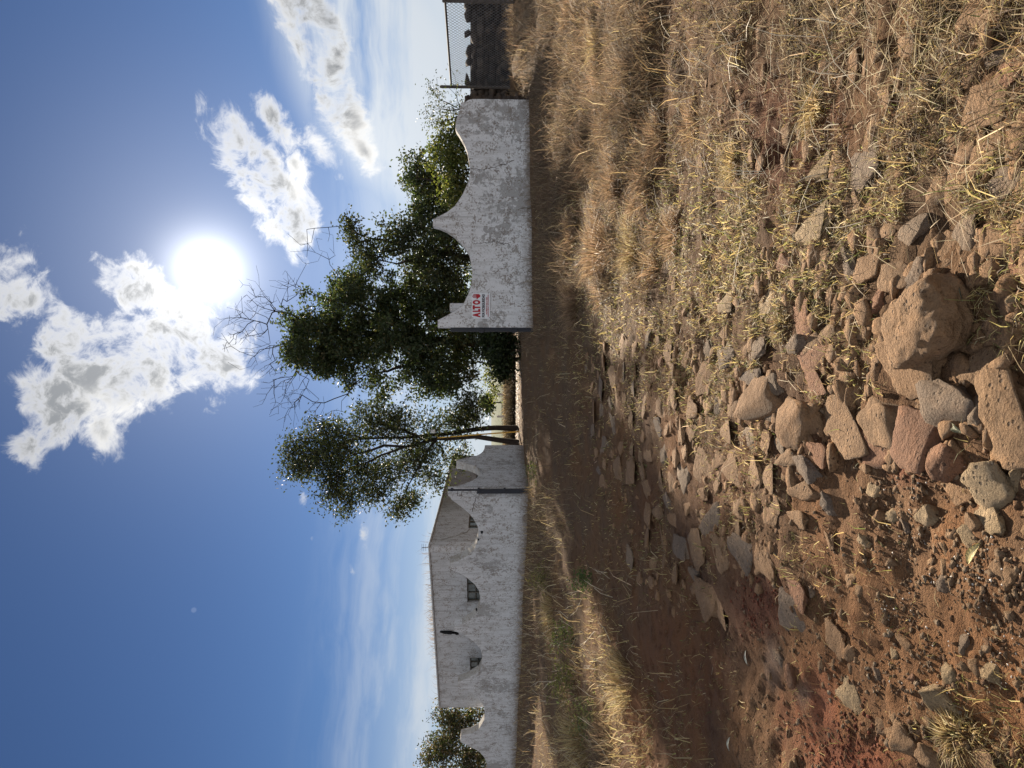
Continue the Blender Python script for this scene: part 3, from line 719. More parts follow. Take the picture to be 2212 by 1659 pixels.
# ------------------------------------------------------------------ yellow pole, lamp box, far fence posts
yb = at(2038 / K, 1699 / K, 25.0); yz = float(H(yb[0], yb[1])); ym = at(1870 / K, 1712 / K, 25.0); yt = at(1723 / K, 1724 / K, 25.0)
yb[2] = min(yb[2], yz) - 0.05
yp = tubes('barrier_pole', [([yb, ym, yt], np.array([.026, .024, .02]))], M['yellow'], None, 10); tag(yp, 'thin leaning yellow pole standing between the two tree trunks', 'pole')
lp = at(1705 / K, 1698 / K, 25.3)
lamp = empty('lamp_box', tuple(lp)); tag(lamp, 'small white lamp box mounted on the tree trunk above the yellow pole', 'lamp')
keep(box('housing', tuple(lp), (.14, .12, .17), M['lamp'], None, None, .02), lamp)
keep(box('bracket', (lp[0] - .03, lp[1] + .16, lp[2]), (.05, .22, .04), M['iron'], None), lamp)
for i, (a, b) in enumerate(((1958, 1482), (1956, 1553), (1962, 1640))):
    q = at(a / K, b / K, 42.0); g_ = float(H(q[0], 42.0))
    bm = bmesh.new(); bm_box(bm, (q[0], 42.0, (g_ - .1 + 1.1) / 2), (.13, .13, 1.1 - g_ + .1), None, .015)
    fp = link('field_post', bm_mesh('field_post', bm), M['concrete'])
    tag(fp, ['pale concrete field post seen through the gateway, nearest the dark shrub', 'pale concrete field post seen through the gateway, the middle of three', 'pale concrete field post seen through the gateway, nearest the yellow pole'][i], 'post', 'field posts beyond the gateway')

# ------------------------------------------------------------------ chain link fence and dry stone wall, far right
f1 = at(2020 / K, 345 / K, 19.6); f2 = at(2050 / K, 8 / K, 16.0)
fence = empty('chain_link_fence', (f1[0], f1[1], f1[2])); tag(fence, 'galvanised chain link fence bay on steel posts right of the white wall', 'fence')
fd = f2 - f1; fl = np.linalg.norm(fd[:2]); fd2 = fd[:2] / fl
tops = at(1777 / K, 345 / K, 19.6)[2]; FH = tops - f1[2]
posts = [(f1, .30), (f2, .04), (f1 + 2 * (f2 - f1), .04)]
for q, ex in posts:
    tubes('post', [([q - (0, 0, .5), q + (0, 0, FH + ex)], .042)], M['galv'], None, 10); keep(COL.objects[-1], fence)
    bm = bmesh.new(); bmesh.ops.create_cone(bm, cap_ends=True, segments=10, radius1=.046, radius2=.03, depth=.03, matrix=Matrix.Translation((q[0], q[1], q[2] + FH + ex + .012))); keep(link('cap', bm_mesh('cap', bm), M['galv']), fence)
tubes('top_rail', [([f1 + (0, 0, FH), f1 + 2 * (f2 - f1) + (0, 0, FH)], .028)], M['galv'], None, 8); keep(COL.objects[-1], fence)
tubes('bottom_rail', [([f1 + (0, 0, .03), f1 + 2 * (f2 - f1) + (0, 0, .03)], .022)], M['galv'], None, 8); keep(COL.objects[-1], fence)
lines = []
LL = 2 * fl; stp = 0.105
def fpt(u, z): 
    q = f1 + (f2 - f1) * (u / fl); return np.array([q[0], q[1], q[2] + z])
k = -FH
while k < LL:
    u0, u1 = max(0, k), min(LL, k + FH); lines.append(([fpt(u0, u0 - k), fpt(u1, u1 - k)], .006)); lines.append(([fpt(u0, FH - (u0 - k)), fpt(u1, FH - (u1 - k))], .006)); k += stp
tubes('wire_mesh', lines, M['wire'], None, 3, False); keep(COL.objects[-1], fence); COL.objects[-1]['kind'] = 'stuff'

tick('walls')
# rock shapes -----------------------------------------------------------------
def rock_mesh(name, seed, npts=16, cuts=2, box_=0.75, rough=0.05):
    r = random.Random(seed); bm = bmesh.new()
    for i in range(npts):
        v = Vector((r.gauss(0, 1), r.gauss(0, 1), r.gauss(0, 1))); v.normalize()
        mxx = max(abs(c) for c in v); v = v * (1 - box_) + (v / mxx) * box_ * r.uniform(.72, .95)
        bm.verts.new(v * r.uniform(.85, 1.05))
    res = bmesh.ops.convex_hull(bm, input=bm.verts)
    bad = list({e for k_ in ('geom_interior', 'geom_unused') for e in res[k_] if isinstance(e, bmesh.types.BMVert)})
    if bad: bmesh.ops.delete(bm, geom=bad, context='VERTS')
    bmesh.ops.triangulate(bm, faces=bm.faces)
    if cuts:
        bmesh.ops.subdivide_edges(bm, edges=bm.edges, cuts=cuts, use_grid_fill=True)
        for _ in range(1): bmesh.ops.smooth_vert(bm, verts=bm.verts, factor=.3, use_axis_x=True, use_axis_y=True, use_axis_z=True)
        off = Vector((seed * 3.7, seed * 1.3, 0))
        for v in bm.verts:
            n_ = mnoise.fractal(v.co * 1.7 + off, 1.0, 2.0, 4)
            v.co += v.co.normalized() * (n_ * rough * 1.6 + mnoise.fractal(v.co * 6 + off, .9, 2.0, 3) * rough * .35)
    bmesh.ops.recalc_face_normals(bm, faces=bm.faces)
    return bm_mesh(name, bm, cuts > 0)
def boulder_mesh(name, seed):
    bm = bmesh.new(); bmesh.ops.create_icosphere(bm, subdivisions=5, radius=1.0); off = Vector((seed, 2.2, 5.1))
    for v in bm.verts:
        d = v.co.normalized(); sup = (abs(d.x) ** 3.2 + abs(d.y) ** 3.2 + abs(d.z) ** 3.2) ** (-1 / 3.2)
        r = .95 * sup * (1 + .13 * mnoise.fractal(d * 1.3 + off, 1, 2, 3) + .06 * mnoise.fractal(d * 4 + off, .9, 2, 4) + .025 * mnoise.fractal(d * 14 + off, .8, 2, 3))
        r -= .05 * max(0, 1 - abs(d.x + .25 * d.y - .1) / .05) * (d.z > 0)                      # the split across its top
        v.co = d * r
    return bm_mesh(name, bm, True)
BOULDER = boulder_mesh('boulder_shape', 3.3)
ROCKS = [rock_mesh('rock_shape', 100 + i, 11 + i % 5, 4, 0.70 + .03 * (i % 8), .10) for i in range(14)]
LOWR = [rock_mesh('small_rock_shape', 300 + i, 13, 1, 0.5, .05) for i in range(10)]
_cache = {}
def rock_data(pool, i, mkey):
    k_ = (pool[0].name, i, mkey)
    if k_ not in _cache:
        me = pool[i].copy(); me.materials.clear(); me.materials.append(M[mkey]); _cache[k_] = me
    return _cache[k_]

# dry stone wall
dsw = empty('dry_stone_wall', (7.1, 21.2, .7)); tag(dsw, 'dark dry-stacked field stone wall behind the chain link fence', 'wall')
r2 = random.Random(5); x = 6.9
z = 0.5; row = 0
keep(box('rubble_core', (11.4, 21.12, 1.26), (9.0, .22, 1.66), M['rock_dark'], None), dsw)
while z < 2.12:
    hgt = r2.uniform(.19, .28); x = 6.85 + r2.uniform(0, .2)
    while x < 16.0:
        wd = r2.uniform(.22, .46) * (1.0 if x < 12.5 else 1.6)
        if z > 1.85 and r2.random() < .12: x += wd; continue
        o = link('stone', rock_data(LOWR, r2.randrange(10), 'rock_dark'), None)
        o.location = (x + wd / 2, 20.9 + r2.uniform(-.06, .06), z + hgt / 2); o.scale = (wd * .66, .30, hgt * .70); o.rotation_euler = (r2.uniform(-.12, .12), r2.uniform(-.12, .12), r2.choice((0, math.pi)) + r2.uniform(-.2, .2))
        keep(o, dsw); x += wd * .96
    z += hgt * .82; row += 1

tick('dsw')
# ------------------------------------------------------------------ stones in the ground
FLAT, BLOCK = 0.22, 0.5
def place_rock(px, py, hpx, wpx, prot, mkey, name, parent=None, yaw=None, seed=0, sink=0.0):
    prot = prot * .62
    g_ = gnd([px + hpx * 0.12], [py])[0]
    t = (g_ - CAM) @ FWD
    dep = math.atan2(CAM[2] - g_[2], g_[1])
    Wd = wpx / F * t * 1.1; V_ = hpx / F * t * 1.06
    Ld = V_ / (math.sin(dep) + prot * math.cos(dep)); Ld = min(Ld, Wd * 2.2); hh = max(.02, prot * (Ld + Wd) / 2)
    r_ = random.Random(seed + int(px * 7 + py * 13))
    i = r_.randrange(14)
    big = wpx > 40
    o = link(name, rock_data(ROCKS, i, mkey), None, None)
    full = hh / (.65 if prot > .2 else .5)
    o.scale = (Wd * .56, Ld * .56, full * .55)
    o.rotation_euler = (r_.uniform(-.16, .06), r_.uniform(-.1, .1), (r_.choice((0, math.pi)) + r_.uniform(-.25, .25)) if yaw is None else yaw)
    o.location = (g_[0], g_[1], g_[2] + hh - full * .52 - sink)
    if parent: o.parent = parent
    return o
emb = [  # (px, py, height, width, protrusion, material): stones set into the ground
    (1955, 800, 130, 130, .45, 'rock'), (2105, 805, 105, 92, .4, 'rock'), (2165, 872, 130, 200, .45, 'rock'), (2020, 882, 125, 105, .4, 'rock_grey'), (2103, 887, 65, 70, .5, 'rock_grey'),
    (1978, 945, 100, 128, .5, 'rock_red'), (1898, 903, 92, 95, .35, 'rock'), (1808, 912, 108, 115, .3, 'rock'), (1713, 898, 96, 115, .35, 'rock'), (1616, 880, 90, 98, .28, 'rock'),
    (1884, 975, 65, 56, .3, 'rock_red'), (1735, 1009, 50, 40, .3, 'rock_grey'), (1703, 985, 55, 38, .35, 'rock'), (1683, 960, 40, 40, .35, 'rock_grey'), (1757, 985, 45, 50, .3, 'rock_red'),
    (1730, 1057, 62, 48, .25, 'rock'), (1712, 1125, 70, 38, .3, 'rock'), (2062, 1068, 75, 42, .3, 'rock'), (2130, 1122, 60, 44, .3, 'rock_pale'),
    (1710, 1286, 46, 60, .12, 'rock_red'), (1697, 1324, 60, 72, .2, 'rock_grey'), (1794, 1385, 50, 56, .2, 'rock'), (1846, 1513, 48, 62, .12, 'rock_pale'), (1950, 1388, 34, 24, .12, 'rock'),
    (2050, 1452, 38, 50, .12, 'rock_pale'), (2127, 1449, 46, 38, .15, 'rock_pale'), (2118, 1648, 62, 46, .15, 'rock'), (1905, 1572, 30, 30, .3, 'rock'), (1682, 1419, 32, 26, .35, 'rock_grey'),
    (1933, 592, 66, 60, .35, 'rock'), (1978, 580, 64, 85, .35, 'rock_grey'), (1871, 574, 58, 58, .28, 'rock'), (1825, 577, 42, 64, .3, 'rock_grey'), (1884, 648, 60, 48, .3, 'rock_red'),
    (1718, 687, 50, 76, .14, 'rock_red'), (1784, 715, 56, 46, .25, 'rock'), (1715, 735, 48, 46, .4, 'rock_grey'), (1748, 742, 38, 40, .3, 'rock'), (2107, 595, 50, 34, .3, 'rock'), (2183, 582, 38, 46, .3, 'rock_red'),
    (2186, 659, 34, 52, .3, 'rock_pale'), (2135, 677, 26, 26, .35, 'rock'), (1743, 774, 80, 48, .16, 'rock_red'), (1815, 794, 40, 42, .25, 'rock'), (1748, 824, 92, 44, .2, 'rock_red'), (1659, 828, 44, 56, .2, 'rock_grey'),
    (1739, 496, 58, 72, .12, 'rock_pale'), (1652, 634, 44, 78, .10, 'rock_pale'), (1565, 655, 28, 48, .10, 'rock_pale'), (1478, 675, 14, 22, .15, 'rock'), (1627, 752, 42, 52, .18, 'rock_grey'), (1529, 752, 27, 46, .15, 'rock_grey'),
    (1422, 780, 25, 30, .1, 'rock_red'), (1391, 775, 20, 28, .2, 'rock'), (1611, 818, 60, 44, .18, 'rock_grey'), (1378, 660, 14, 40, .2, 'rock_grey'), (1560, 720, 22, 30, .18, 'rock'),
    (1863, 345, 66, 95, .14, 'rock_grey'), (2128, 217, 84, 95, .14, 'rock'), (2081, 345, 105, 105, .12, 'rock'), (2158, 164, 90, 55, .14, 'rock_red'), (2107, 51, 76, 84, .14, 'rock'), (2160, 112, 60, 44, .2, 'rock_grey'),
    (2172, 388, 84, 66, .22, 'rock_grey'), (1761, 371, 44, 46, .14, 'rock_pale'), (1774, 46, 36, 44, .12, 'rock_pale'), (1723, 276, 22, 26, .5, 'rock_grey'), (2190, 300, 60, 60, .2, 'rock'), (2020, 420, 50, 70, .14, 'rock'),
    (1840, 440, 34, 50, .14, 'rock'), (1905, 505, 50, 60, .18, 'rock'), (1960, 505, 60, 50, .2, 'rock_grey'), (2040, 540, 50, 70, .2, 'rock'), (1800, 640, 40, 50, .2, 'rock'), (1840, 700, 40, 46, .25, 'rock_grey'),
    (1770, 560, 34, 54, .16, 'rock'), (1690, 560, 30, 50, .12, 'rock_red'), (2150, 520, 60, 60, .2, 'rock'), (2080, 500, 44, 60, .16, 'rock_grey'), (2195, 960, 50, 60, .4, 'rock'),
]
ne = 0
for e in emb:
    k_ = 1.28 if e[2] > 40 else 1.1
    o = place_rock(e[0], e[1], e[2] * k_, e[3] * k_, e[4] * .8, e[5], 'stone', ground); ne += 1
# the cobbles of the old road, smaller with distance
taken = [(e[0], e[1], max(e[2], e[3])) for e in emb]
rr = random.Random(21); tries = 0
road = [(1255, 760), (1285, 1010), (1340, 1200), (1450, 1330), (1540, 1360), (1690, 1240), (1720, 1080), (1700, 960), (1660, 830), (1500, 730), (1380, 735)]
def inside(pt, pg):
    x, y = pt; c = False; j = len(pg) - 1
    for i in range(len(pg)):
        if (pg[i][1] > y) != (pg[j][1] > y) and x < (pg[j][0] - pg[i][0]) * (y - pg[i][1]) / (pg[j][1] - pg[i][1]) + pg[i][0]: c = not c
        j = i
    return c
cpx = rng.uniform(1265, 1720, 9000); cpy = rng.uniform(720, 1370, 9000); cg = gnd(cpx, cpy); cn = fbm(cpx / 90, cpy / 120, 61, 2)
for px, py, t, nn in zip(cpx, cpy, cg, cn):
    if ne >= 290: break
    if nn < 0.40 or not inside((px, py), road): continue
    D = (t - CAM) @ FWD
    wm = rr.uniform(.13, .34); wpx = wm / D * F; hpx = wpx * min(1.1, 1.25 * (CAM[2] - t[2]) / t[1] + .12) * rr.uniform(.8, 1.3)
    if any(abs(px - a) < .46 * hpx + .30 * min(s, 60) * .8 and abs(py - b) < .48 * wpx + .36 * s for a, b, s in taken): continue
    taken.append((px, py, max(wpx, hpx)))
    place_rock(px, py, hpx, wpx, rr.choice((.05, .07, .1, .15)), rr.choice(('rock', 'rock_grey', 'rock', 'rock')), 'stone', ground); ne += 1

# smaller stones packed between them, too many and too small to take one by one
def packed(name, label, pg, n, smin, smax, flat, mat, sink):
    xs = [q[0] for q in pg]; ys = [q[1] for q in pg]; Vs = []; Ts = []; off = 0
    cx_ = rng.uniform(min(xs), max(xs), n * 4); cy_ = rng.uniform(min(ys), max(ys), n * 4); g_ = gnd(cx_, cy_); cnt = 0
    nn = fbm(cx_ / 70, cy_ / 80, 66, 3)
    for px, py, q, v_ in zip(cx_, cy_, g_, nn):
        if cnt >= n: break
        if v_ < .42 or not inside((px, py), pg): continue
        me = LOWR[rnd.randrange(10)]; k_ = len(me.vertices)
        if me.name not in _arr:
            co = np.empty(k_ * 3); me.vertices.foreach_get('co', co); me.calc_loop_triangles(); tr = np.empty(len(me.loop_triangles) * 3, int); me.loop_triangles.foreach_get('vertices', tr); _arr[me.name] = (co.reshape(-1, 3), tr.reshape(-1, 3))
        co, tr = _arr[me.name]; sz = math.exp(rnd.uniform(math.log(smin), math.log(smax))); a = rnd.random() * 6.28; ca, sa = math.cos(a), math.sin(a)
        V = co * np.array([sz * .5, sz * .5 * rnd.uniform(.55, 1), sz * .5 * rnd.uniform(*flat)])
        t_ = rnd.uniform(-.25, .15); V = np.stack([V[:, 0], V[:, 1] * math.cos(t_) - V[:, 2] * math.sin(t_), V[:, 1] * math.sin(t_) + V[:, 2] * math.cos(t_)], 1)
        V = np.stack([V[:, 0] * ca - V[:, 1] * sa, V[:, 0] * sa + V[:, 1] * ca, V[:, 2]], 1) + q - (0, 0, sz * sink)
        Vs.append(V); Ts.append(tr + off); off += len(V); cnt += 1
    o = link(name, np_mesh(name, np.vstack(Vs), [np.vstack(Ts)], True), mat, ground); tag(o, label, kind='stuff')
_arr = {}
packed('packed_stones', 'small stones packed between the larger stones of the ledge', [(1450, 700), (1560, 560), (1800, 520), (2260, 480), (2280, 1010), (1850, 1000), (1640, 960), (1480, 850)], 420, .05, .17, (.3, .7), M['rock'], .06)
packed('packed_stones', 'small flat stones packed between the cobbles of the old road', road, 420, .05, .2, (.2, .5), M['rock'], .085)
packed('packed_stones', 'flat stones showing through the grass of the right bank', [(1500, 100), (1700, -40), (2280, -60), (2280, 520), (1800, 540), (1600, 640), (1450, 640)], 150, .06, .24, (.15, .35), M['rock'], .03)

# loose rocks one could pick up: each a thing
loose = [
    (2003, 698, 215, 174, .62, 'rock', 'large rounded brown boulder, the biggest rock in the foreground'),
    (2040, 985, 92, 112, .55, 'rock_red', 'orange-brown wedge rock tipped up over a deep shadow beside the paving blocks'),
    (2135, 1055, 100, 118, .5, 'rock_pale', 'large flat-faced tan rock at the foot of the stone row'),
    (2004, 1112, 66, 64, .6, 'rock_pale', 'tan pointed rock standing alone among gravel below the stone row'),
    (2017, 1513, 92, 62, .85, 'rock_pale', 'upright pale pointed rock casting a long dark shadow on the red dirt'),
    (1953, 1600, 66, 64, .6, 'rock', 'lumpy brown rock at the bottom left of the dirt, left of the pale upright rock'),
    (2008, 1636, 76, 72, .6, 'rock', 'brown rock with a white top at the picture edge, beside the lumpy brown rock'),
    (1835, 1412, 34, 38, .7, 'rock', 'round brown rock next to a flat slab on the left dirt track'),
    (1707, 1457, 38, 46, .7, 'rock_red', 'reddish-brown round rock beside the pale dusty wheel track'),
    (1787, 1085, 34, 58, .5, 'rock_grey', 'smooth oval dark stone lying on bare red dirt'),
    (1871, 1009, 36, 36, .6, 'rock', 'small squarish brown stone below the paving blocks'),
    (1887, 1058, 40, 34, .6, 'rock_pale', 'blotched pale and dark stone beside a straw stem'),
    (1898, 1112, 34, 50, .6, 'rock', 'narrow brown wedge stone left of the tan pointed rock'),
    (1928, 1114, 36, 32, .6, 'rock_pale', 'pale-topped stone touching the narrow wedge stone'),
    (1953, 1138, 34, 30, .6, 'rock_grey', 'dark grey round stone with a pale rim'),
    (2091, 1160, 46, 54, .5, 'rock_pale', 'tan oval stone with a dark hole in it'),
    (2088, 1127, 44, 40, .5, 'rock', 'tan stone wedged between two larger tan rocks'),
    (1863, 1166, 32, 32, .6, 'rock_pale', 'cube-shaped tan stone alone on red dirt'),
    (2193, 1035, 40, 62, .5, 'rock_pale', 'pale rounded rock cut by the lower edge of the view, beside the flat-faced rock'),
    (2152, 1224, 40, 42, .5, 'rock', 'brown stone beside the yellow fallen leaf'),
    (2178, 1248, 38, 44, .5, 'rock', 'brown stone with a black shadow, lowest below the yellow fallen leaf'),
    (2037, 1262, 34, 42, .55, 'rock_grey', 'dark grey-green pitted stone among fine gravel'),
    (1753, 1276, 26, 24, .7, 'rock_grey', 'small dark round stone casting a shadow near the red cinder patch'),
    (1835, 1255, 36, 34, .5, 'rock', 'brown stone half hidden by its shadow in the middle of the left dirt'),
    (2078, 1395, 36, 52, .6, 'rock_grey', 'knobbly dark and pale stone on the left dirt'),
    (2150, 1357, 34, 34, .6, 'rock_pale', 'tan stone casting a sharp shadow low on the left dirt'),
    (1892, 1456, 30, 24, .7, 'rock_grey', 'small black pointed stone on the left dirt'),
    (1930, 1413, 26, 24, .6, 'rock_pale', 'small pale square stone beside a round pebble on the left dirt'),
    (1968, 1466, 24, 24, .6, 'rock_red', 'small pink-brown stone midway up to the pale upright rock'),
    (1789, 1171, 34, 34, .4, 'rock', 'grey-brown low stone at the edge of the dry grass strip'),
]
for e in loose:
    o = place_rock(*e[:6], 'loose_rock', None, sink=0.004)
    if e[2] > 200: o.data = BOULDER; BOULDER.materials.clear(); BOULDER.materials.append(M['rock']); o.rotation_euler = (-.06, .03, .3); o.scale = [v * .80 for v in o.scale]; o.location.z += .02
    tag(o, e[6], 'rock', 'loose rocks in the foreground')

tick('stones')
# gravel -----------------------------------------------------------------
def tiny_hull(seed):
    r = random.Random(seed); bm = bmesh.new()
    for i in range(9):
        v = Vector((r.gauss(0, 1), r.gauss(0, 1), r.gauss(0, 1))).normalized(); bm.verts.new(v * r.uniform(.8, 1.1))
    res = bmesh.ops.convex_hull(bm, input=bm.verts)
    bad = list({e for k_ in ('geom_interior', 'geom_unused') for e in res[k_] if isinstance(e, bmesh.types.BMVert)})
    if bad: bmesh.ops.delete(bm, geom=bad, context='VERTS')
    bmesh.ops.triangulate(bm, faces=bm.faces); bm.verts.ensure_lookup_table(); bm.verts.index_update()
    V = np.array([v.co[:] for v in bm.verts]); T = np.array([[v.index for v in f.verts] for f in bm.faces]); bm.free(); return V, T
HULLS = [tiny_hull(500 + i) for i in range(12)]
def pebbles(name, pts, sizes, mat, label, cat, lift=.2):
    Vs = []; Ts = []; off = 0
    for p_, s_ in zip(pts, sizes):
        V, T = HULLS[rnd.randrange(12)]
        a = rnd.random() * 6.28; ca, sa = math.cos(a), math.sin(a)
        V = V * (s_ * np.array([1, rnd.uniform(.6, 1), rnd.uniform(.45, .8)]))
        V = np.stack([V[:, 0] * ca - V[:, 1] * sa, V[:, 0] * sa + V[:, 1] * ca, V[:, 2]], 1) + p_ + (0, 0, s_ * lift)
        Vs.append(V); Ts.append(T + off); off += len(V)
    o = link(name, np_mesh(name, np.vstack(Vs), [np.vstack(Ts)], False), mat); tag(o, label, cat, kind='stuff'); return o
def img_pts(n, x0, x1, y0, y1, dens=None):
    px = rng.uniform(x0, x1, n); py = rng.uniform(y0, y1, n)
    if dens is not None:
        k_ = rng.random(n) < dens(px, py); px, py = px[k_], py[k_]
    return px, py, gnd(px, py)
def dens_gravel(px, py):
    a = 0.12 + 0.9 * np.exp(-((px - 2080) / 120) ** 2 - ((py - 1190) / 130) ** 2) + .35 * np.exp(-((px - 1960) / 130) ** 2 - ((py - 1120) / 120) ** 2) + .25 * (py > 1250) * (px > 1700)
    return a * sst(.36, .6, fbm(px / 70, py / 70, 91, 3)) * (1 - .8 * (py < 900))
px, py, g_ = img_pts(15000, 1560, 2260, 500, 1720, dens_gravel)
D = (g_ - CAM) @ FWD
pebbles('gravel', g_, np.clip(rng.lognormal(-5.1, .55, len(g_)), .002, .022), M['gravel'], 'small brown stones and grit strewn over the red dirt', 'gravel')
px, py, g_ = img_pts(1600, 1540, 1740, 1190, 1440, lambda a, b: .75 * np.exp(-1.1 * (((a - 1640) / 42) ** 2 + ((b - 1305) / 60) ** 2)) * sst(.3, .5, fbm(a / 25, b / 25, 5, 3)))
px2, py2, g2 = img_pts(1500, 1700, 1920, 1500, 1720, lambda a, b: .5 * np.exp(-((a - 1830) / 65) ** 2 - ((b - 1625) / 70) ** 2))
pebbles('cinder_gravel', np.vstack([g_, g2]), rng.uniform(.004, .014, len(g_) + len(g2)), M['scoria'], 'dark red volcanic cinders poured in patches on the left track', 'gravel')
px, py, g_ = img_pts(700, 1900, 2212, 900, 1500, dens_gravel)
pebbles('pale_chips', g_, rng.uniform(.002, .006, len(g_)), M['pebwhite'], 'tiny whitish stone chips sprinkled among the gravel', 'gravel')

px, py, g_ = img_pts(2600, 1260, 2260, 800, 1720, lambda a, b: .16 + .6 * sst(.45, .62, fbm(a / 60, b / 90, 97, 3)))
g_[:, 2] -= .004
pebbles('half_buried_stones', g_, np.clip(rng.lognormal(-4.0, .5, len(g_)), .006, .05), M['rock'], 'small half-buried brown stones dotting the dirt and the old road', 'gravel', -.22)
px, py, g_ = img_pts(9000, 1300, 2280, -60, 1720, lambda a, b: (.25 + .5 * (b > 850)) * sst(.3, .55, fbm(a / 45, b / 45, 99, 3)))
pebbles('soil_clods', g_, np.clip(rng.lognormal(-4.9, .5, len(g_)), .003, .022), M['clod'], 'crumbs and clods of dry brown earth over the bare ground', 'soil', 0.0)
tick('gravel')
# ------------------------------------------------------------------ grass
def blades(P0, hgt, wid, lean, ldir, col, bend=.6, tip=.15):
    """curved tapering blades: 5 verts, 1 quad + 1 quad + tri"""
    n = len(P0); d = np.stack([np.cos(ldir), np.sin(ldir), 0 * ldir], 1); s = np.stack([-np.sin(ldir), np.cos(ldir), 0 * ldir], 1)
    tw = rng.uniform(0, math.pi, n); s = s * np.cos(tw)[:, None] + d * np.sin(tw)[:, None]
    up = np.array([0, 0, 1.0])
    def pos(f, extra):
        l_ = lean + extra
        return P0 + (d * np.sin(l_)[:, None] + up * np.cos(l_)[:, None]) * (hgt * f)[:, None]
    m1 = pos(.5, 0 * lean); m2 = m1 + (d * np.sin(np.minimum(lean + bend, 2.2))[:, None] + up * np.cos(np.minimum(lean + bend, 2.2))[:, None]) * (hgt * .5)[:, None]
    w0 = (s * (wid * .5)[:, None]); w1 = s * (wid * .42)[:, None]
    V = np.stack([P0 - w0, P0 + w0, m1 + w1, m1 - w1, m2], 1).reshape(-1, 3)
    b = np.arange(n)[:, None] * 5
    Qd = b + np.array([[0, 1, 2, 3]]); T = b + np.array([[3, 2, 4]])
    shade = np.array([.62, .62, 1.0, 1.0, 1.1])
    C = (col[:, None, :] * np.array([1, 1, 1, 1, 1.0])[None, :, None]).reshape(-1, 3)
    return V, Qd, T, C
def grass_obj(name, sets, mat=None):
    V = []; Qs = []; Ts = []; C = []; off = 0
    for v, q, t, c in sets:
        V.append(v); Qs.append(q + off); Ts.append(t + off); C.append(c); off += len(v)
    return link(name, np_mesh(name, np.vstack(V), [np.vstack(Qs), np.vstack(Ts)], False, np.vstack(C)), mat or M['straw'])
def pick(cols, wts, n, var=.22):
    cols = np.array(cols); i = rng.choice(len(cols), n, p=np.array(wts) / sum(wts))
    return np.clip(cols[i] * rng.uniform(1 - var, 1 + var, (n, 1)) * rng.uniform(.94, 1.06, (n, 3)), 0, 1)
STRAW = [(0.56, 0.44, 0.21), (0.40, 0.295, 0.14), (0.22, 0.15, 0.08), (0.70, 0.59, 0.36)]
DRYBR = [(0.21, 0.15, 0.095), (0.145, 0.105, 0.07), (0.33, 0.25, 0.16), (0.095, 0.072, 0.052)]
TURF = [(0.56, 0.45, 0.18), (0.34, 0.33, 0.11), (0.16, 0.19, 0.06), (0.70, 0.58, 0.28), (0.20, 0.135, 0.065)]
RED = [(0.40, 0.275, 0.165), (0.31, 0.205, 0.12), (0.50, 0.365, 0.23), (0.22, 0.15, 0.09)]
gpx = np.array([1085, 1120, 1200, 1300, 1400, 1500, 1600, 1700, 1800, 1900, 2000, 2100, 2212.])
gpy = np.array([0, 200, 400, 600, 800, 1000, 1200, 1400, 1659.])
DT = np.array([
    [.9, .8, .8, .8, .5, .6, .9, .9, .9], [.9, .8, .8, .8, .7, .8, .9, .9, .9], [1, 1, 1, 1, .7, .45, .6, .9, 1], [1, 1, 1.1, 1.2, .85, .42, .32, .7, 1.2], [1, 1, 1.2, 1.3, .9, .4, .3, .16, .7],
    [1, .9, 1.2, 1.3, .85, .35, .2, .08, .14], [.9, .7, 1.1, 1.25, .8, .35, .22, .12, .04], [1.0, .5, .8, 1.0, .6, .2, .2, .08, .03], [1.1, .8, .8, .7, .4, .1, .12, .04, .02],
    [1.2, 1.0, .85, .5, .3, .04, .04, .02, .02], [1.2, 1.2, .9, .36, .1, .04, .02, .02, .10], [.75, .65, .6, .5, .1, .04, .02, .04, .25], [.6, .5, .5, .4, .1, .04, .02, .04, .2]])
def dens_tab(px, py):
    i = np.clip(np.searchsorted(gpx, px) - 1, 0, len(gpx) - 2); j = np.clip(np.searchsorted(gpy, py) - 1, 0, len(gpy) - 2)
    a = np.clip((px - gpx[i]) / (gpx[i + 1] - gpx[i]), 0, 1); b = np.clip((py - gpy[j]) / (gpy[j + 1] - gpy[j]), 0, 1)
    return (DT[i, j] * (1 - a) + DT[i + 1, j] * a) * (1 - b) + (DT[i, j + 1] * (1 - a) + DT[i + 1, j + 1] * a) * b
def patchy(g_, lo, hi, f=2.2, seed=51):
    return sst(lo, hi, fbm(g_[:, 0] * f, g_[:, 1] * f, seed, 4))
def keep_clear(g_):   # nothing grows inside the walls' line or the house
    ok = np.ones(len(g_), bool)
    ok &= ~((np.abs(g_[:, 1] - (RW + .13)) < .22) & (g_[:, 0] > a0[0] - .1) & (g_[:, 0] < a1[0] + .2))
    return ok
# turf and short dry grass
px, py, g_ = img_pts(290000, 1090, 2330, -260, 1900)
d_ = dens_tab(px, np.clip(py, 0, 1659)) * (1 - .38 * np.clip((px - 1620) / 160, 0, 1)) * (1 - .25 * np.clip((400 - py) / 200, 0, 1) * (px < 1620)); tl = fbm(g_[:, 0] * 2.6, g_[:, 1] * 2.6, 51, 4)
kp = (rng.random(len(px)) < np.minimum(d_, 1) * sst(.47 - .24 * d_, .60 - .12 * d_, tl)) & keep_clear(g_) & (g_[:, 1] < 24)
for e in emb + [l_[:6] for l_ in loose]:
    q = ((px - e[0]) / (e[2] * .5)) ** 2 + ((py - e[1]) / (e[3] * .5)) ** 2
    kp &= ~((q < .95) & (rng.random(len(px)) < .93))
px, py, g_, d_ = px[kp], py[kp], g_[kp], d_[kp]; n = len(px)
D = (g_ - CAM) @ FWD
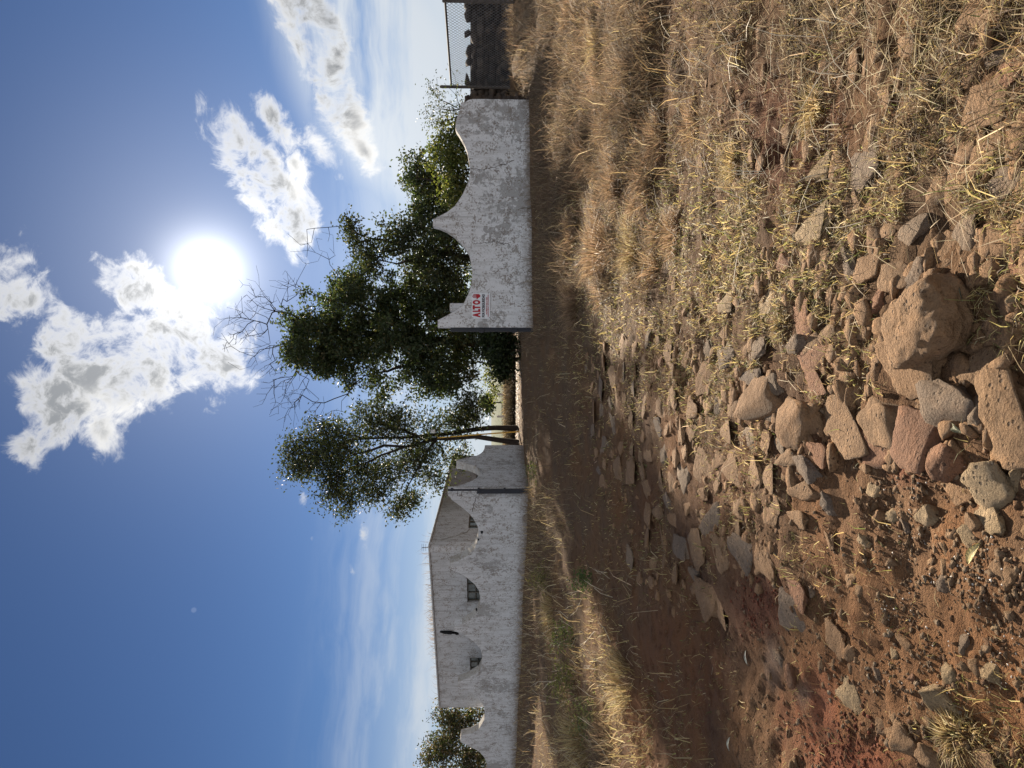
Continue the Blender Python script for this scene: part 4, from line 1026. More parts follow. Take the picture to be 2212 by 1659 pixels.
longish = np.clip((430 - py) / 180, 0, 1) * .7 * np.clip((1750 - px) / 250, .12, 1) + np.clip((1300 - px) / 120, 0, 1) * .9 + .6 * np.clip((py - 1150) / 150, 0, 1) * np.clip((1560 - px) / 120, 0, 1); longish = np.clip(longish, 0, 1)
lg = rng.random(n) < longish * .6
hgt = np.where(lg, rng.lognormal(-2.0, .5, n), rng.lognormal(-3.2, .45, n)); hgt = np.clip(hgt, .012, .42)
wid = np.where(lg, .0034, .0033) * rng.uniform(.7, 1.5, n) * np.clip(D / 4, .8, 2.2)
lean = np.where(lg, np.abs(rng.normal(.75, .5, n)), np.abs(rng.normal(.9, .45, n)))
ct = pick(TURF, [3, 2.2, 1.8, 2.4, 2.2], n, .35); cs = pick(STRAW, [2.5, 3, 2.8, 1.8], n, .35); cb = pick(DRYBR, [3, 2, 2.4, 1.4], n, .35)
brown = (rng.random(n) < np.clip(.12 + .6 * np.clip((480 - py) / 220, 0, 1) + .55 * np.clip((1240 - px) / 90, 0, 1), 0, .85))
col = np.where((lg | (rng.random(n) < .25))[:, None], cs, ct); col = np.where(brown[:, None], cb, col)
S = [blades(g_, hgt, wid, lean, rng.uniform(0, 6.283, n), col)]
gr = grass_obj('dry_grass', S); tag(gr, 'patchy short dry grass, yellow and green, covering the right half of the ground', 'grass', kind='stuff')
# straw lying flat on the right foreground
px, py, g_ = img_pts(7000, 1450, 2300, -200, 900, lambda a, b: np.clip((760 - b) / 500, .05, 1) * np.clip((a - 1350) / 300, .2, 1))
kp = rng.random(len(px)) < sst(.38, .6, fbm(g_[:, 0] * 1.7, g_[:, 1] * 1.7, 71, 3)) + .1
g_ = g_[kp]; n = len(g_); g_[:, 2] += rng.uniform(.004, .03, n)
S = [blades(g_, rng.uniform(.04, .20, n), rng.uniform(.0018, .0036, n), rng.uniform(1.25, 1.6, n), rng.normal(.75, .8, n) + rng.choice([0, math.pi], n), pick(STRAW, [3, 2, 1, 3], n), bend=.12)]
gr = grass_obj('loose_straw', S); tag(gr, 'pale straw stems lying flat across the ground at the right', 'straw', kind='stuff')
# taller dead grass in the shade of the walls and on both verges
px, py, g_ = img_pts(120000, 1108, 1460, -260, 1900)
X, Y = g_[:, 0], g_[:, 1]
right = (py < 760); left = (py > 1050) & (px < 1300)
dL = np.abs((g_[:, :2] - LWA) @ LWN)
pr = np.where(right, np.clip((1270 - px) / 70, 0, .95) + .5 * np.clip((1460 - px) / 120, 0, 1) * (py < 620), 0) + np.where(left, np.clip(1.15 - dL / 5.6, 0, .9), 0)
kp = (rng.random(len(px)) < pr * np.where(left, sst(.15, .4, fbm(X * 1.5, Y * 1.5, 81, 3)), sst(.38, .62, fbm(X * 1.5, Y * 1.5, 81, 3)))) & keep_clear(g_) & (((g_[:, :2] - LWA) @ LWN > .05) | right) & (Y < 30)
g_ = g_[kp]; px = px[kp]; py = py[kp]; n = len(g_)
D = (g_ - CAM) @ FWD
hg = np.clip(rng.lognormal(-1.55, .45, n), .06, .55)
S = [blades(g_, hg, rng.uniform(.004, .008, n) * np.clip(D / 10, .6, 2), np.abs(rng.normal(.45, .35, n)), rng.uniform(0, 6.283, n), np.where((py > 1050)[:, None] & (rng.random(n) < .45)[:, None], pick(STRAW, [2, 3, 2, 2], n), pick(DRYBR, [3, 2.4, 2.4, 1], n)), bend=.7)]
n2c = 95; px, py, gc = img_pts(n2c, 1195, 1430, -140, 640); Dc = (gc - CAM) @ FWD
for c_, d_c in zip(gc, Dc):
    if not (c_[1] < RW - .4): continue
    k_ = rnd.randrange(90, 240); R0 = rnd.uniform(.08, .24); a = rng.uniform(0, 6.283, k_); r_ = R0 * np.sqrt(rng.random(k_))
    P0 = np.stack([c_[0] + np.cos(a) * r_ * rnd.uniform(.7, 1.6), c_[1] + np.sin(a) * r_, 0 * a], 1); P0[:, 2] = H(P0[:, 0], P0[:, 1]) - .01
    S.append(blades(P0, rnd.uniform(.16, .36) * rng.uniform(.4, 1.15, k_), rng.uniform(.003, .006, k_) * max(1, d_c / 6), np.abs(rng.normal(.1, .3, k_)) + .5 * r_ / R0, a + rng.normal(0, .5, k_), pick(RED if rnd.random() < .5 else DRYBR, [3, 3, 2, 1.5], k_, .3) * rnd.uniform(.7, 1.15), bend=.7))
gr = grass_obj('tall_dead_grass', S); tag(gr, 'taller brown dead grass along the feet of both walls', 'grass', kind='stuff')

# fluffy tussocks that stand out one by one
def tussock(px, py, wpx, hpx, n, cols, label, fuzz=.35):
    g0 = gnd([px], [py])[0]; D = (g0 - CAM) @ FWD; R_ = wpx / F * D / 2; Hh = hpx / F * D
    n = int(n * .55); a = rng.uniform(0, 6.283, n); r_ = R_ * .75 * np.sqrt(rng.random(n))
    P0 = np.stack([g0[0] + np.cos(a) * r_, g0[1] + np.sin(a) * r_, 0 * a], 1); P0[:, 2] = H(P0[:, 0], P0[:, 1]) - .01
    sk = 1 + .45 * np.sin(a + rnd.random() * 6.3) + .25 * np.sin(3 * a + rnd.random() * 6.3); P0[:, :2] = g0[:2] + (P0[:, :2] - g0[:2]) * sk[:, None]; P0[:, 2] = H(P0[:, 0], P0[:, 1]) - .01
    hh = Hh * rng.uniform(.3, 1.15, n); ln = np.abs(rng.normal(.05, fuzz, n)) + .5 * (r_ / (R_ * .75)); 
    v, q, t, c = blades(P0, hh, rng.uniform(.0025, .005, n) * max(1, D / 5), ln, a + rng.normal(0, .5, n), pick(cols, [3, 3, 2, 1.5], n), bend=.75)
    me = np_mesh('grass_tussock', v - g0.astype(np.float32), [q, t], False, c); o = link('grass_tussock', me, M['straw']); o.location = g0; tag(o, label, 'grass', 'dry grass tussocks'); return o
for a in [
    (1300, 548, 150, 85, 2200, RED, 'big fluffy reddish-brown grass tussock at the shadow edge below the middle wall peak'),
    (1372, 545, 110, 62, 1600, STRAW, 'yellow-brown grass tussock just in front of the big reddish tussock'),
    (1455, 502, 90, 62, 1300, RED, 'round rusty grass tussock, the nearest of the three in line below the wall peak'),
    (1262, 328, 105, 52, 1400, RED, 'fuzzy brown tussock at the shadow edge below the right dip of the wall'),
    (1330, 395, 100, 60, 1400, RED, 'brown tussock in front of the fuzzy one below the right dip of the wall'),
    (1242, 655, 110, 52, 1400, RED, 'low rust-brown tussock near the gateway, at the corner of the wall shadow'),
    (1290, 95, 75, 50, 1000, STRAW, 'pale upright tussock near the chain link fence'),
    (1500, 268, 90, 60, 900, RED, 'brown tussock with a dark hollow in the right-hand dry grass'),
    (1585, 350, 85, 50, 900, STRAW, 'straw-coloured tussock fanning out beside bare red earth'),
    (1420, 290, 120, 58, 1300, RED, 'broad soft brown tussock in the middle of the right-hand grass'),
    (1760, 235, 95, 62, 900, STRAW, 'bright straw tussock on the bare red patch at the right'),
    (1690, 700, 70, 30, 500, STRAW, 'flattened straw tussock just above the big boulder'),
    (2062, 1590, 100, 60, 900, STRAW, 'bright straw tussock beside the pale upright rock'),
    (1340, 1480, 150, 70, 1500, STRAW, 'tan tussock on the sunlit left verge beside the track'),
    (1250, 1600, 170, 80, 1500, STRAW, 'tall straw tussock on the left verge below the second-last wall peak'),
    (1310, 1620, 150, 70, 1300, DRYBR, 'brown tussock at the far left edge of the track'),
    (1190, 1320, 90, 44, 1000, STRAW, 'straw tussock under the left wall below the right-hand house window'),
]: tussock(*a)

# pale dead stalks
lines = []
px, py, g_ = img_pts(95, 1210, 1900, -60, 520)
for p_ in g_:
    a = rnd.random() * 6.28; L_ = rnd.uniform(.10, .38); el = rnd.choice((rnd.uniform(.05, .4), rnd.uniform(.05, .3), rnd.uniform(.6, 1.3)))
    d1 = np.array([math.cos(a) * math.cos(el), math.sin(a) * math.cos(el), math.sin(el)]); m_ = p_ + d1 * L_ * .5 + (0, 0, .02)
    a2 = a + rnd.uniform(-.6, .6); d2_ = np.array([math.cos(a2) * math.cos(el * .6), math.sin(a2) * math.cos(el * .6), math.sin(el * .6)])
    r_ = rnd.uniform(.0013, .0026); lines.append(([p_ + (0, 0, .01), m_, m_ + d2_ * L_ * .5], np.array([r_, r_, r_ * .5])))
px, py, g_ = img_pts(75, 1145, 1330, 1220, 1760)
for p_ in g_:
    a = rnd.random() * 6.28; L_ = rnd.uniform(.15, .5); el = rnd.uniform(.3, 1.3)
    d1 = np.array([math.cos(a) * math.cos(el), math.sin(a) * math.cos(el), math.sin(el)]); m_ = p_ + d1 * L_ * .55; a2 = a + rnd.uniform(-.9, .9)
    d2_ = np.array([math.cos(a2) * .6, math.sin(a2) * .6, .7]); r_ = rnd.uniform(.003, .006)
    lines.append(([p_, m_, m_ + d2_ * L_ * .4], np.array([r_, r_ * .8, r_ * .4]))); a3 = a2 + rnd.choice((-1, 1)) * .9
    lines.append(([m_, m_ + np.array([math.cos(a3) * .6, math.sin(a3) * .6, .5]) * L_ * .3], np.array([r_ * .7, r_ * .3])))
st = tubes('dead_stalks', lines, M['stalk'], None, 4); tag(st, 'bleached dead stalks and twigs strewn through the dry grass', 'twigs', kind='stuff')
# fallen leaves
def fallen_leaf(px, py, L_, ang, label, colr):
    g0 = gnd([px], [py])[0]; bm = bmesh.new(); n_ = 8; prev = None
    for i in range(n_ + 1):
        f = i / n_; wv = math.sin(math.pi * f) ** .8 * L_ * .15 + .0008; x_ = (f - .5) * L_; zc = .012 * math.sin(math.pi * f)
        q = [bm.verts.new((x_, -wv, zc + .004)), bm.verts.new((x_, 0, zc)), bm.verts.new((x_, wv, zc + .004))]
        if prev:
            bm.faces.new((prev[0], q[0], q[1], prev[1])); bm.faces.new((prev[1], q[1], q[2], prev[2]))
        prev = q
    bmesh.ops.solidify(bm, geom=bm.faces, thickness=.0008)
    o = link('fallen_leaf', bm_mesh('fallen_leaf', bm, True), mat_plain('leaf ' + label[:12], colr, .6, .3, 0, .15, 60)); o.location = g0 + (0, 0, .018); o.rotation_euler = (.12, .1, ang); tag(o, label, 'leaf', 'fallen leaves')
fallen_leaf(2118, 1196, .085, -.5, 'pale yellow lens-shaped fallen leaf lying on the gravel', (.70, .62, .33))
fallen_leaf(2085, 622, .10, .5, 'curled grey-green fallen leaf right of the big boulder', (.42, .46, .36))
fallen_leaf(2080, 925, .07, 1.2, 'greyish fallen leaf in the gap between the dark blocks', (.40, .40, .26))
fallen_leaf(1620, 1420, .09, .6, 'white twisted fallen leaf on the shaded track', (.62, .62, .55))
fallen_leaf(1583, 1607, .08, .1, 'white fallen leaf on the reddish part of the left track', (.66, .68, .60))

tick('grass')
# ------------------------------------------------------------------ trees
def grow(polys, attr, step=.45, up=.12):
    """polys: trunk polylines [(pts, ...)], attr: points to reach. returns nodes, parents"""
    nodes = []; par = []; frac = []
    for pl in polys:
        pl = [np.array(q, float) for q in pl]; last = -1
        if nodes:
            dd = [np.linalg.norm(pl[0] - q) for q in nodes]; k_ = int(np.argmin(dd))
            if dd[k_] < .5: last = k_
        sub = last >= 0; cum = 0.0; tot = sum(np.linalg.norm(b_ - a_) for a_, b_ in zip(pl[:-1], pl[1:]))
        for i, q in enumerate(pl):
            if i == 0:
                if last < 0: nodes.append(q); par.append(-1); last = len(nodes) - 1; frac.append(1.0)
                continue
            a = nodes[last]; m_ = max(1, int(np.linalg.norm(q - a) / step))
            for j in range(1, m_ + 1):
                nodes.append(a + (q - a) * j / m_ + (rng.normal(0, .02, 3) if j < m_ else 0)); par.append(last); last = len(nodes) - 1; frac.append((.55 if sub else 1.0) * (1 - .85 * (cum + np.linalg.norm(q - a) * j / m_) / tot))
            cum += np.linalg.norm(q - a)
    N = np.array(nodes); par = list(par)
    root = N[0]
    order = np.argsort([np.min(np.linalg.norm(N - q, axis=1)) for q in attr])
    NN = np.empty((len(N) + len(attr) * 14, 3)); NN[:len(N)] = N; cnt = len(N); tips = []
    DR = np.zeros_like(NN); pa_ = np.maximum(np.array(par), 0); DR[:cnt] = N - N[pa_]; DR[:cnt] /= (np.linalg.norm(DR[:cnt], axis=1, keepdims=True) + 1e-9)
    for k_ in order:
        q = attr[k_]; dv = NN[:cnt] - q
        dist = np.linalg.norm(dv, axis=1) + 1e-6
        cs_ = -(dv * DR[:cnt]).sum(1) / dist
        cost = dist * (1.75 - .75 * cs_) + .6 * np.maximum(0, dv[:, 2])      # prefer to grow on outwards and upwards
        b = int(np.argmin(cost)); a = NN[b]; L_ = np.linalg.norm(q - a); m_ = min(12, max(1, int(L_ / step)))
        mid = (a + q) / 2 - np.array([0, 0, up * L_]) + rng.normal(0, .035 * L_, 3)
        last = b
        for j in range(1, m_ + 1):
            f = j / m_; p_ = (1 - f) ** 2 * a + 2 * f * (1 - f) * mid + f * f * q
            NN[cnt] = p_; dd_ = p_ - NN[last]; DR[cnt] = dd_ / (np.linalg.norm(dd_) + 1e-9); par.append(last); last = cnt; cnt += 1
        tips.append(last)
    return NN[:cnt].copy(), np.array(par), np.array(frac)
def branch_mesh(name, N, par, r_tip, r_max, frac, power=2.3, sides=6):
    n = len(N); rad = np.zeros(n); child = np.bincount(par[par >= 0], minlength=n)
    acc = np.where(child == 0, r_tip ** power, 0.0)
    for i in range(n - 1, -1, -1):
        if par[i] >= 0: acc[par[i]] += acc[i]
    rad = np.minimum(acc ** (1 / power), r_max); rad[:len(frac)] = np.maximum(rad[:len(frac)] * .5, r_max * frac)
    ii = np.where(par >= 0)[0]; A = N[par[ii]]; B = N[ii]; ra = np.minimum(rad[par[ii]], rad[ii] * 1.6); rb = rad[ii]
    d = B - A; d /= (np.linalg.norm(d, axis=1, keepdims=True) + 1e-9)
    ref = np.where(np.abs(d[:, 2:3]) > .9, np.array([[1.0, 0, 0]]), np.array([[0, 0, 1.0]])); u = np.cross(d, ref); u /= np.linalg.norm(u, axis=1, keepdims=True); v = np.cross(d, u)
    V = []
    for e, (C_, r_) in enumerate(((A, ra), (B, rb))):
        for k_ in range(sides):
            t = 2 * math.pi * k_ / sides; V.append(C_ + (u * math.cos(t) + v * math.sin(t)) * r_[:, None])
    V = np.stack(V, 1).reshape(-1, 3); m_ = len(ii); b = np.arange(m_)[:, None] * 2 * sides
    Qs = np.stack([b + np.array([[k_, (k_ + 1) % sides, sides + (k_ + 1) % sides, sides + k_]]) for k_ in range(sides)], 1).reshape(-1, 4)
    return np_mesh(name, V, [Qs], True), rad
def leaf_mesh(name, C_, n_per, spread, L_, Wr, cols, wts, droop=.3, var=.3, tone=None):
    n = len(C_) * n_per; P0 = np.repeat(C_, n_per, 0) + rng.normal(0, 1, (n, 3)) * spread
    a = rng.uniform(0, 6.283, n); el = rng.normal(-droop, .6, n)
    d = np.stack([np.cos(a) * np.cos(el), np.sin(a) * np.cos(el), np.sin(el)], 1)
    s = np.cross(d, rng.normal(0, 1, (n, 3))); s /= np.linalg.norm(s, axis=1, keepdims=True)
    l_ = L_ * rng.uniform(.6, 1.3, n)[:, None]; w_ = l_ * Wr
    nv = np.cross(d, s)
    V = np.stack([P0, P0 + d * l_ * .45 + s * w_ * .5 + nv * w_ * .15, P0 + d * l_, P0 + d * l_ * .45 - s * w_ * .5 + nv * w_ * .15], 1).reshape(-1, 3)
    Qd = np.arange(n)[:, None] * 4 + np.array([[0, 1, 2, 3]])
    c = pick(cols, wts, n, var); cl = np.repeat(rng.uniform(.75, 1.25, (len(C_), 1)), n_per, 0); c = np.clip(c * cl, 0, 1)
    return np_mesh(name, V, [Qd], False, np.repeat(c, 4, 0))
def blob_pts(blobs_, dens):
    out = []
    for (px, py, rx, ry, D, rd) in blobs_:
        c = at(px, py, D); k_ = D / F; n = max(9, int(dens * (rx * ry * k_ * k_) * (rd if rd < 1.5 else 1.5)))
        q = rng.normal(0, 1, (n, 3)); q /= np.linalg.norm(q, axis=1, keepdims=True); q *= (rng.random((n, 1)) ** .42)
        out.append(c + q * np.array([ry * k_, rd, rx * k_]))
    return np.vstack(out)
def tree(name, label, cat, trunks, blobs_, dens, n_leaf, spread, leafL, Wr, cols, wts, r_tip=.008, r_max=.3, bare=(), bare_n=4, group=None, bark='bark', step=.45, twig_leaf=1, droop=.3):
    attr = blob_pts(blobs_, dens)
    ba = []
    for (px, py, D) in bare:
        c = at(px, py, D); ba.append(c)
        for _ in range(bare_n): ba.append(c + rng.normal(0, .30, 3) - (0, 0, .45))
    full = np.vstack([attr] + ([np.array(ba)] if ba else []))
    N, par, frac = grow(trunks, full, step)
    root = empty(name, tuple(N[0])); tag(root, label, cat, group)
    me, rad = branch_mesh('trunk', N, par, r_tip, r_max, frac); keep(link('trunk', me, M[bark]), root)
    lc = attr
    if twig_leaf > 0:
        ex = N[(rad < r_tip * 2.6)]
        if len(ba): 
            dmin = np.array([np.min(np.linalg.norm(attr - q, axis=1)) for q in ex]); ex = ex[dmin < .5]
        lc = np.vstack([attr, ex])
    print('TREE', name, len(N), len(lc) * n_leaf)
    me = leaf_mesh('crown', lc, n_leaf, spread, leafL, Wr, cols, wts, droop); keep(link('crown', me, M['leaf']), root)
    return root
def gz_at(px, py, Y):
    q = at(px, py, Y); return np.array([q[0], q[1], float(H(q[0], q[1])) - .15])
G_DARK = [(0.035, 0.050, 0.024), (0.048, 0.064, 0.03), (0.066, 0.078, 0.036), (0.10, 0.09, 0.045)]; G_DARK = [tuple(v * 1.2 for v in c) for c in G_DARK]
G_MID = [(0.052, 0.066, 0.034), (0.068, 0.08, 0.04), (0.04, 0.052, 0.03), (0.11, 0.10, 0.052)]; G_MID = [tuple(v * 0.85 for v in c) for c in G_MID]
G_YEL = [(0.15, 0.155, 0.045), (0.11, 0.13, 0.04), (0.20, 0.185, 0.06), (0.07, 0.09, 0.03)]; G_YEL = [tuple(v * 1.0 for v in c) for c in G_YEL]
# big tree behind the right wall and over the gateway
D0 = 28.2
tree('broadleaf_tree', 'largest dark broadleaf tree rising behind the signed wall, bare twigs reaching up to the sun', 'tree',
     [[gz_at(1100, 742, D0), at(1020, 740, D0), at(930, 735, D0), at(830, 722, D0), at(720, 715, D0), at(620, 705, D0)], [at(930, 735, D0), at(850, 690, D0 + .5), at(760, 655, D0), at(680, 640, D0)], [at(960, 738, D0), at(880, 790, D0 - .5), at(790, 810, D0 - 1)],
      [gz_at(1100, 690, D0 + 1.5), at(1000, 680, D0 + 1.5), at(900, 640, D0 + 1.5)]],
     [(785, 692, 108, 92, D0, 2.8), (680, 712, 74, 80, D0, 2.3), (648, 732, 36, 54, D0, 1.4), (700, 760, 50, 60, D0, 1.6), (858, 725, 115, 110, D0, 2.8), (955, 735, 85, 120, D0, 2.6), (735, 777, 62, 72, D0 - .5, 1.6), (812, 828, 34, 42, D0 - 1, 1.2), (922, 822, 52, 52, D0 - 1, 1.4),
      (985, 812, 45, 48, D0 - 1, 1.2), (775, 603, 50, 44, D0 + 2.5, 1.4), (925, 620, 95, 70, D0 + 1, 2.0), (1005, 665, 50, 85, D0 + 1, 2.0), (1015, 745, 38, 55, D0, 1.6), (745, 640, 45, 40, D0 + 2.5, 1.4), (672, 770, 26, 32, D0, .8)],
     24, 32, .16, .155, .5, G_DARK, [3, 3, 1.6, .8], .005, .24,
     bare=[(float(np.interp(b_, [600, 650, 690, 730, 760, 800, 860, 905], [545, 515, 478, 472, 492, 545, 565, 605])) + rng.uniform(0, 75), b_, D0 + rng.normal(0, .8)) for b_ in rng.uniform(600, 905, 46)] + [(475, 690, D0), (468, 728, D0), (485, 760, D0), (508, 655, D0), (525, 615, D0), (560, 868, D0 - 1), (582, 900, D0 - 1), (612, 925, D0 - 1), (660, 520, D0), (640, 548, D0), (535, 700, D0), (505, 722, D0), (545, 800, D0), (550, 770, D0), (600, 860, D0 - 1), (700, 880, D0 - 1), (590, 840, D0), (560, 640, D0), (520, 680, D0), (660, 890, D0 - 1), (690, 540, D0)], bare_n=7, step=.4)
D1 = 26.0
tree('slender_tree', 'slimmer ragged tree behind the middle wall peak, right of the largest tree', 'tree',
     [[gz_at(1100, 560, D1), at(1000, 555, D1), at(900, 535, D1), at(800, 515, D1), at(755, 500, D1)], [at(940, 545, D1), at(860, 570, D1), at(800, 560, D1)]],
     [(765, 503, 42, 32, D1, 1.0), (795, 545, 58, 48, D1, 1.3), (858, 517, 62, 42, D1, 1.4), (922, 533, 62, 62, D1, 1.6), (958, 580, 60, 52, D1, 1.6), (905, 575, 40, 40, D1, 1.2), (985, 520, 40, 60, D1, 1.3), (945, 478, 34, 34, D1, 1.0), (990, 470, 34, 40, D1, 1.0), (900, 480, 26, 26, D1, .8)],
     26, 27, .17, .14, .52, G_MID, [3, 2, 2, 1], .007, .13, bare=[(622, 505, D1 + 1), (650, 530, D1 + 1)], bare_n=3, step=.4)
D2 = 23.0
tree('round_tree', 'dark round-headed tree behind the right dip of the white wall', 'tree',
     [[gz_at(1100, 400, D2), at(1010, 400, D2), at(950, 395, D2), at(905, 385, D2)]],
     [(903, 378, 38, 50, D2 + 1, 1.1), (915, 440, 34, 46, D2 + 1, 1.1), (940, 405, 40, 60, D2 + 1, 1.2), (948, 480, 32, 40, D2 + 1, 1.0), (965, 455, 35, 45, D2 + .6, 1.0)],
     34, 44, .17, .12, .6, G_DARK, [2, 3, 2, 1], .006, .12, step=.35)
tree('yellow_green_bush', 'yellow-green leafy bush filling the dip of the white wall at the right', 'bush',
     [[gz_at(1105, 365, 20.0), at(1040, 365, 20.0), at(985, 365, 20.0)]],
     [(962, 335, 36, 48, 20.0, .9), (978, 395, 36, 50, 20.0, .9), (960, 300, 30, 38, 20.0, .8), (1000, 360, 36, 70, 20.0, .9), (985, 440, 28, 38, 20.0, .8), (1000, 290, 30, 40, 20.0, .8)],
     46, 46, .14, .10, .6, G_YEL, [3, 3, 1.4, 1.6], .005, .07, step=.3)
tree('feathery_shrub', 'thin feathery shrub above the right end of the white wall', 'shrub',
     [[gz_at(1100, 245, 19.0), at(1020, 242, 19.0), at(970, 235, 19.0)], [at(1010, 243, 19.0), at(960, 262, 19.0), at(925, 272, 19.0)], [at(1000, 240, 19.0), at(950, 215, 19.0), at(925, 185, 19.0)], [at(990, 238, 19), at(950, 235, 19), at(920, 228, 19)], [at(1000, 240, 19), at(985, 205, 19), at(960, 180, 19)]],
     [(970, 235, 34, 36, 19.0, .6), (940, 262, 24, 18, 19.0, .4), (940, 195, 22, 16, 19.0, .35), (990, 215, 22, 32, 19.0, .4), (1000, 262, 20, 25, 19.0, .5)],
     70, 9, .12, .07, .45, G_MID, [3, 2, 1, 2], .004, .035, bare=[(918, 232, 19), (928, 180, 19), (915, 255, 19)], bare_n=3, bark='bark_g', step=.25)
D3 = 26.0
tb1 = gz_at(1082, 924, D3); tb2 = gz_at(1105, 957, D3 - .6)
tree('twin_trunk_tree', 'tall open-crowned tree with two dark trunks left of the gateway, beside the yellow pole', 'tree',
     [[tb1, at(1040, 926, D3), at(958, 938, D3), at(903, 943, D3), at(821, 946, D3), at(753, 951, D3), at(690, 975, D3)],
      [tb2, at(1026, 943, D3 - .4), at(944, 947, D3 - .3), at(876, 965, D3 - .3), at(821, 984, D3 - .3), at(740, 1025, D3 - .3)],
      [at(876, 965, D3 - .3), at(830, 962, D3 - .3), at(770, 980, D3), at(700, 1005, D3)], [at(903, 943, D3), at(850, 920, D3), at(800, 905, D3)], [at(944, 947, D3 - .3), at(925, 972, D3 - .3), at(902, 1012, D3 - .4), at(868, 1080, D3 - .5)]],
     [(675, 985, 50, 52, D3, 1.3), (642, 1014, 34, 34, D3, 1.0), (745, 975, 58, 66, D3, 1.5), (726, 1055, 44, 44, D3, 1.2), (755, 1098, 34, 22, D3, .7), (794, 1028, 58, 52, D3, 1.5), (821, 918, 58, 38, D3, 1.2), (876, 905, 48, 34, D3, 1.1),
      (890, 987, 52, 48, D3, 1.4), (958, 918, 44, 34, D3, 1.1), (999, 891, 38, 34, D3, 1.0), (935, 1030, 26, 24, D3, .8), (862, 1098, 24, 18, D3, .6), (890, 1072, 24, 18, D3, .6), (685, 932, 36, 30, D3, .9), (794, 888, 30, 22, D3, .8), (985, 985, 28, 24, D3, .8), (640, 960, 26, 24, D3, .7), (1010, 905, 30, 26, D3, .8), (930, 960, 34, 36, D3, 1.0), (1005, 870, 26, 24, D3, .7)],
     34, 36, .22, .13, .46, G_MID, [3, 2, 2, 1.2], .008, .12, step=.4)
tree('vine_bush', 'twiggy brown-green bush and creeper behind the far left end of the wall', 'bush',
     [[gz_at(1095, 1620, 31.5), at(1000, 1620, 31.5), at(950, 1640, 31.5)], [at(1000, 1620, 31.5), at(1008, 1590, 31.5), at(975, 1560, 31.5)]],
     [(935, 1640, 30, 34, 31.5, 1.0), (977, 1563, 40, 26, 31.5, .8), (985, 1610, 45, 42, 31.5, 1.0), (1010, 1650, 40, 40, 31.5, 1.0), (960, 1690, 45, 45, 31.5, 1.0), (950, 1600, 25, 25, 31.5, .7), (1025, 1575, 26, 34, 31.5, .9), (1030, 1640, 30, 40, 31.5, .9), (1000, 1560, 30, 24, 31.5, .8), (980, 1536, 40, 18, 31.5, .8), (1015, 1542, 34, 18, 31.5, .8)],
     30, 40, .18, .13, .5, G_MID + [(0.13, 0.095, 0.06)], [2, 2, 2, 1, 3], .008, .08, bare=[(905, 1640, 31.5), (920, 1560, 31.5), (935, 1545, 31.5)], bare_n=3, bark='bark_g', step=.35)
tree('gateway_shrub', 'very dark dense shrub just inside the gateway by the black jamb', 'shrub',
     [[gz_at(1110, 775, 24), at(1090, 775, 24), at(1065, 770, 24)]],
     [(1070, 770, 34, 44, 24, 1.0), (1090, 750, 28, 38, 24, .9), (1088, 800, 22, 22, 24, .7), (1050, 735, 18, 25, 24, .7), (1080, 725, 30, 25, 24, .8)],
     40, 50, .15, .12, .6, [(0.03, 0.045, 0.018), (0.045, 0.06, 0.022), (0.06, 0.075, 0.03), (0.02, 0.03, 0.014)], [2, 2, 1, 2], .007, .06, step=.3)
tree('far_bush', 'small dark round bush on the skyline seen through the gateway', 'bush',
     [[gz_at(1080, 870, 70), at(1062, 870, 70), at(1052, 870, 70)]], [(1051, 870, 8, 18, 70, .9), (1048, 868, 6, 9, 70, .7)], 22, 40, .3, .28, .6, G_DARK, [2, 2, 1, 0.4], .012, .10, step=.5)
tree('far_yellow_shrub', 'yellowish shrub on the skyline between the dark shrub and the small round bush', 'shrub',
     [[gz_at(1085, 815, 46), at(1066, 815, 46), at(1058, 815, 46)]], [(1056, 825, 12, 24, 46, .9), (1060, 795, 16, 22, 46, .9), (1066, 845, 12, 18, 46, .8)], 22, 18, .25, .16, .5, G_YEL, [2, 2, 1, 1], .008, .06, step=.4)
tick('trees')
# weeds along the left verge
for i, (px, py, rx, ry, lab, cols_) in enumerate([
    (1215, 1385, 24, 40, 'bright green feathery weed on the left verge below the house wall', [(0.10, 0.13, 0.045), (0.15, 0.165, 0.06), (0.07, 0.09, 0.035)]),
    (1215, 1480, 26, 45, 'olive weed clump on the left verge below the last house window', [(0.15, 0.16, 0.05), (0.2, 0.19, 0.07), (0.09, 0.11, 0.035)]),
    (1262, 1250, 16, 22, 'small dark green weed beside the shaded track', [(0.06, 0.1, 0.03), (0.08, 0.13, 0.04), (0.05, 0.08, 0.025)]),
    (1255, 1550, 28, 40, 'grey-green weed at the left edge of the verge', [(0.11, 0.13, 0.06), (0.15, 0.16, 0.08), (0.08, 0.1, 0.04)]),
    (1168, 1250, 20, 34, 'yellowing weed tangle against the long left wall', [(0.2, 0.18, 0.07), (0.26, 0.21, 0.09), (0.13, 0.13, 0.05)]),
    (1150, 1020, 12, 30, 'low green weeds beside the gateway return wall', [(0.13, 0.16, 0.05), (0.2, 0.2, 0.07), (0.1, 0.12, 0.04)])]):
    g0 = gnd([px + rx], [py])[0]; Dw = g0[1]
    tree('weed', lab, 'weed', [[g0 - (0, 0, .05), g0 + (0, 0, .12)]], [(px, py, rx, ry, Dw, ry / F * Dw)], 900, 22, .07, .05, .3, cols_, [2, 2, 1], .003, .012, bark='bark_g', step=.12, group='weeds on the left verge')
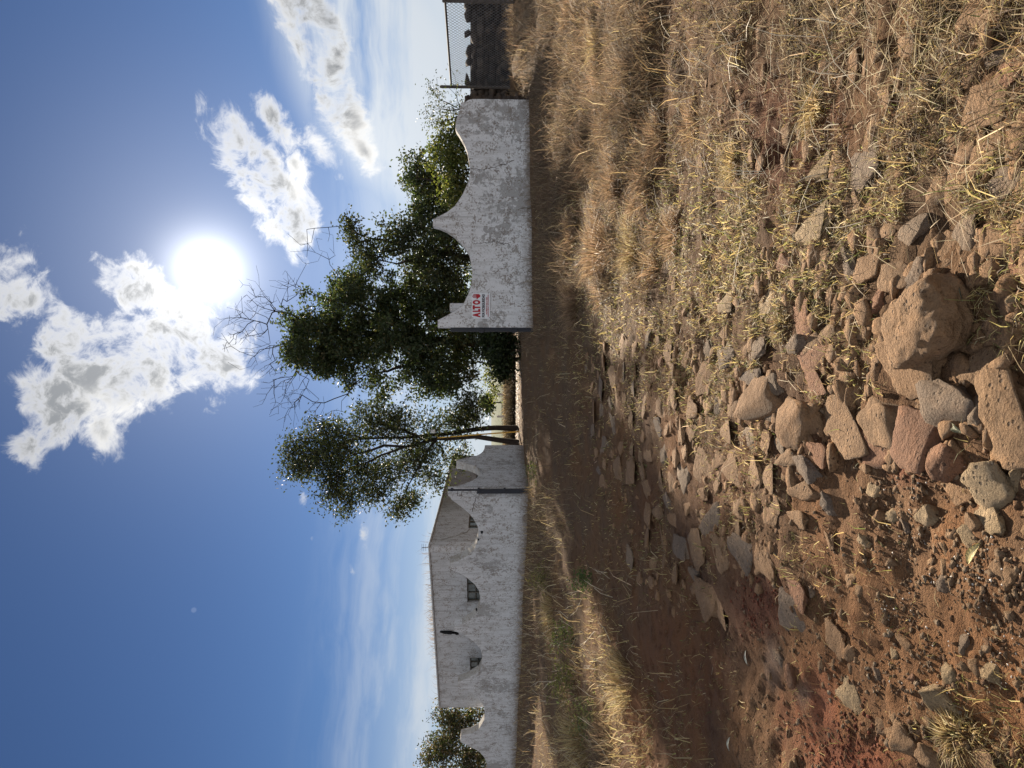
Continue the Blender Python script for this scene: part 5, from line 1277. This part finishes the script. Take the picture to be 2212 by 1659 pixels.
# dry brush belt beyond the gateway, litter coloured pale for glints, and twigs on the roof
px, py, g_ = img_pts(1, 1100, 1101, 900, 901)
n = 15000; X = rng.uniform(-6.5, 4.0, n); Y = rng.uniform(29.5, 33.0, n); P0 = np.stack([X, Y, H(X, Y)], 1)
S = [blades(P0, rng.uniform(.25, .75, n), rng.uniform(.014, .034, n), np.abs(rng.normal(.5, .4, n)), rng.uniform(0, 6.28, n), pick([(0.06, .045, .03), (.04, .032, .022), (.10, .08, .05)], [2, 2, 1], n))]  # blade colours darkened to stand for backlit shade
n = 6000; X = rng.uniform(-9, 6, n); Y = rng.uniform(34, 46, n); P0 = np.stack([X, Y, H(X, Y)], 1)
S.append(blades(P0, rng.uniform(.2, .6, n), rng.uniform(.015, .035, n), np.abs(rng.normal(.4, .3, n)), rng.uniform(0, 6.28, n), pick(STRAW, [1, 3, 3, .5], n)))
gr = grass_obj('dry_brush', S); tag(gr, 'belt of dry brush with backlit shade put into its dark colour, and tan grass beyond the gateway', 'brush', kind='stuff')
n = 900; X = rng.normal(-.9, .9, n); Y = rng.normal(26.6, .8, n); P0 = np.stack([X, Y, H(X, Y) + .02], 1)
gr = grass_obj('glint_litter', [blades(P0, rng.uniform(.06, .2, n), rng.uniform(.03, .07, n), rng.uniform(1.0, 1.5, n), rng.uniform(0, 6.28, n), pick([(.75, .72, .66), (.55, .45, .33), (.62, .6, .58)], [2, 2, 1], n))]); tag(gr, 'leaf litter with sun glints put in as pale colour, on the ground inside the gateway', 'litter', kind='stuff')  # near-white blade colours stand for sun glints
A2 = np.array(hc[:2]); d2 = np.array(hl[:2]) - A2; Lr = np.linalg.norm(d2); d2 /= Lr
n = 420; u = np.concatenate([rng.normal(Lr * .48, Lr * .13, 300), rng.uniform(0, Lr, 120)]); u = np.clip(u, .1, Lr - .1); bk = rng.uniform(.2, .9, n); nb = np.array([-d2[1], d2[0]]); 
if nb @ A2 < 0: nb = -nb
P0 = np.stack([A2[0] + d2[0] * u + nb[0] * bk, A2[1] + d2[1] * u + nb[1] * bk, np.full(n, HT - .02)], 1)
gr = grass_obj('roof_grass', [blades(P0, rng.uniform(.15, .62, n), rng.uniform(.008, .014, n), np.abs(rng.normal(.2, .2, n)), rng.uniform(0, 6.28, n), pick(DRYBR, [2, 2, 1, 1], n))]); tag(gr, 'sparse dry grass growing along the edge of the house roof', 'grass', kind='stuff')

tick('end')
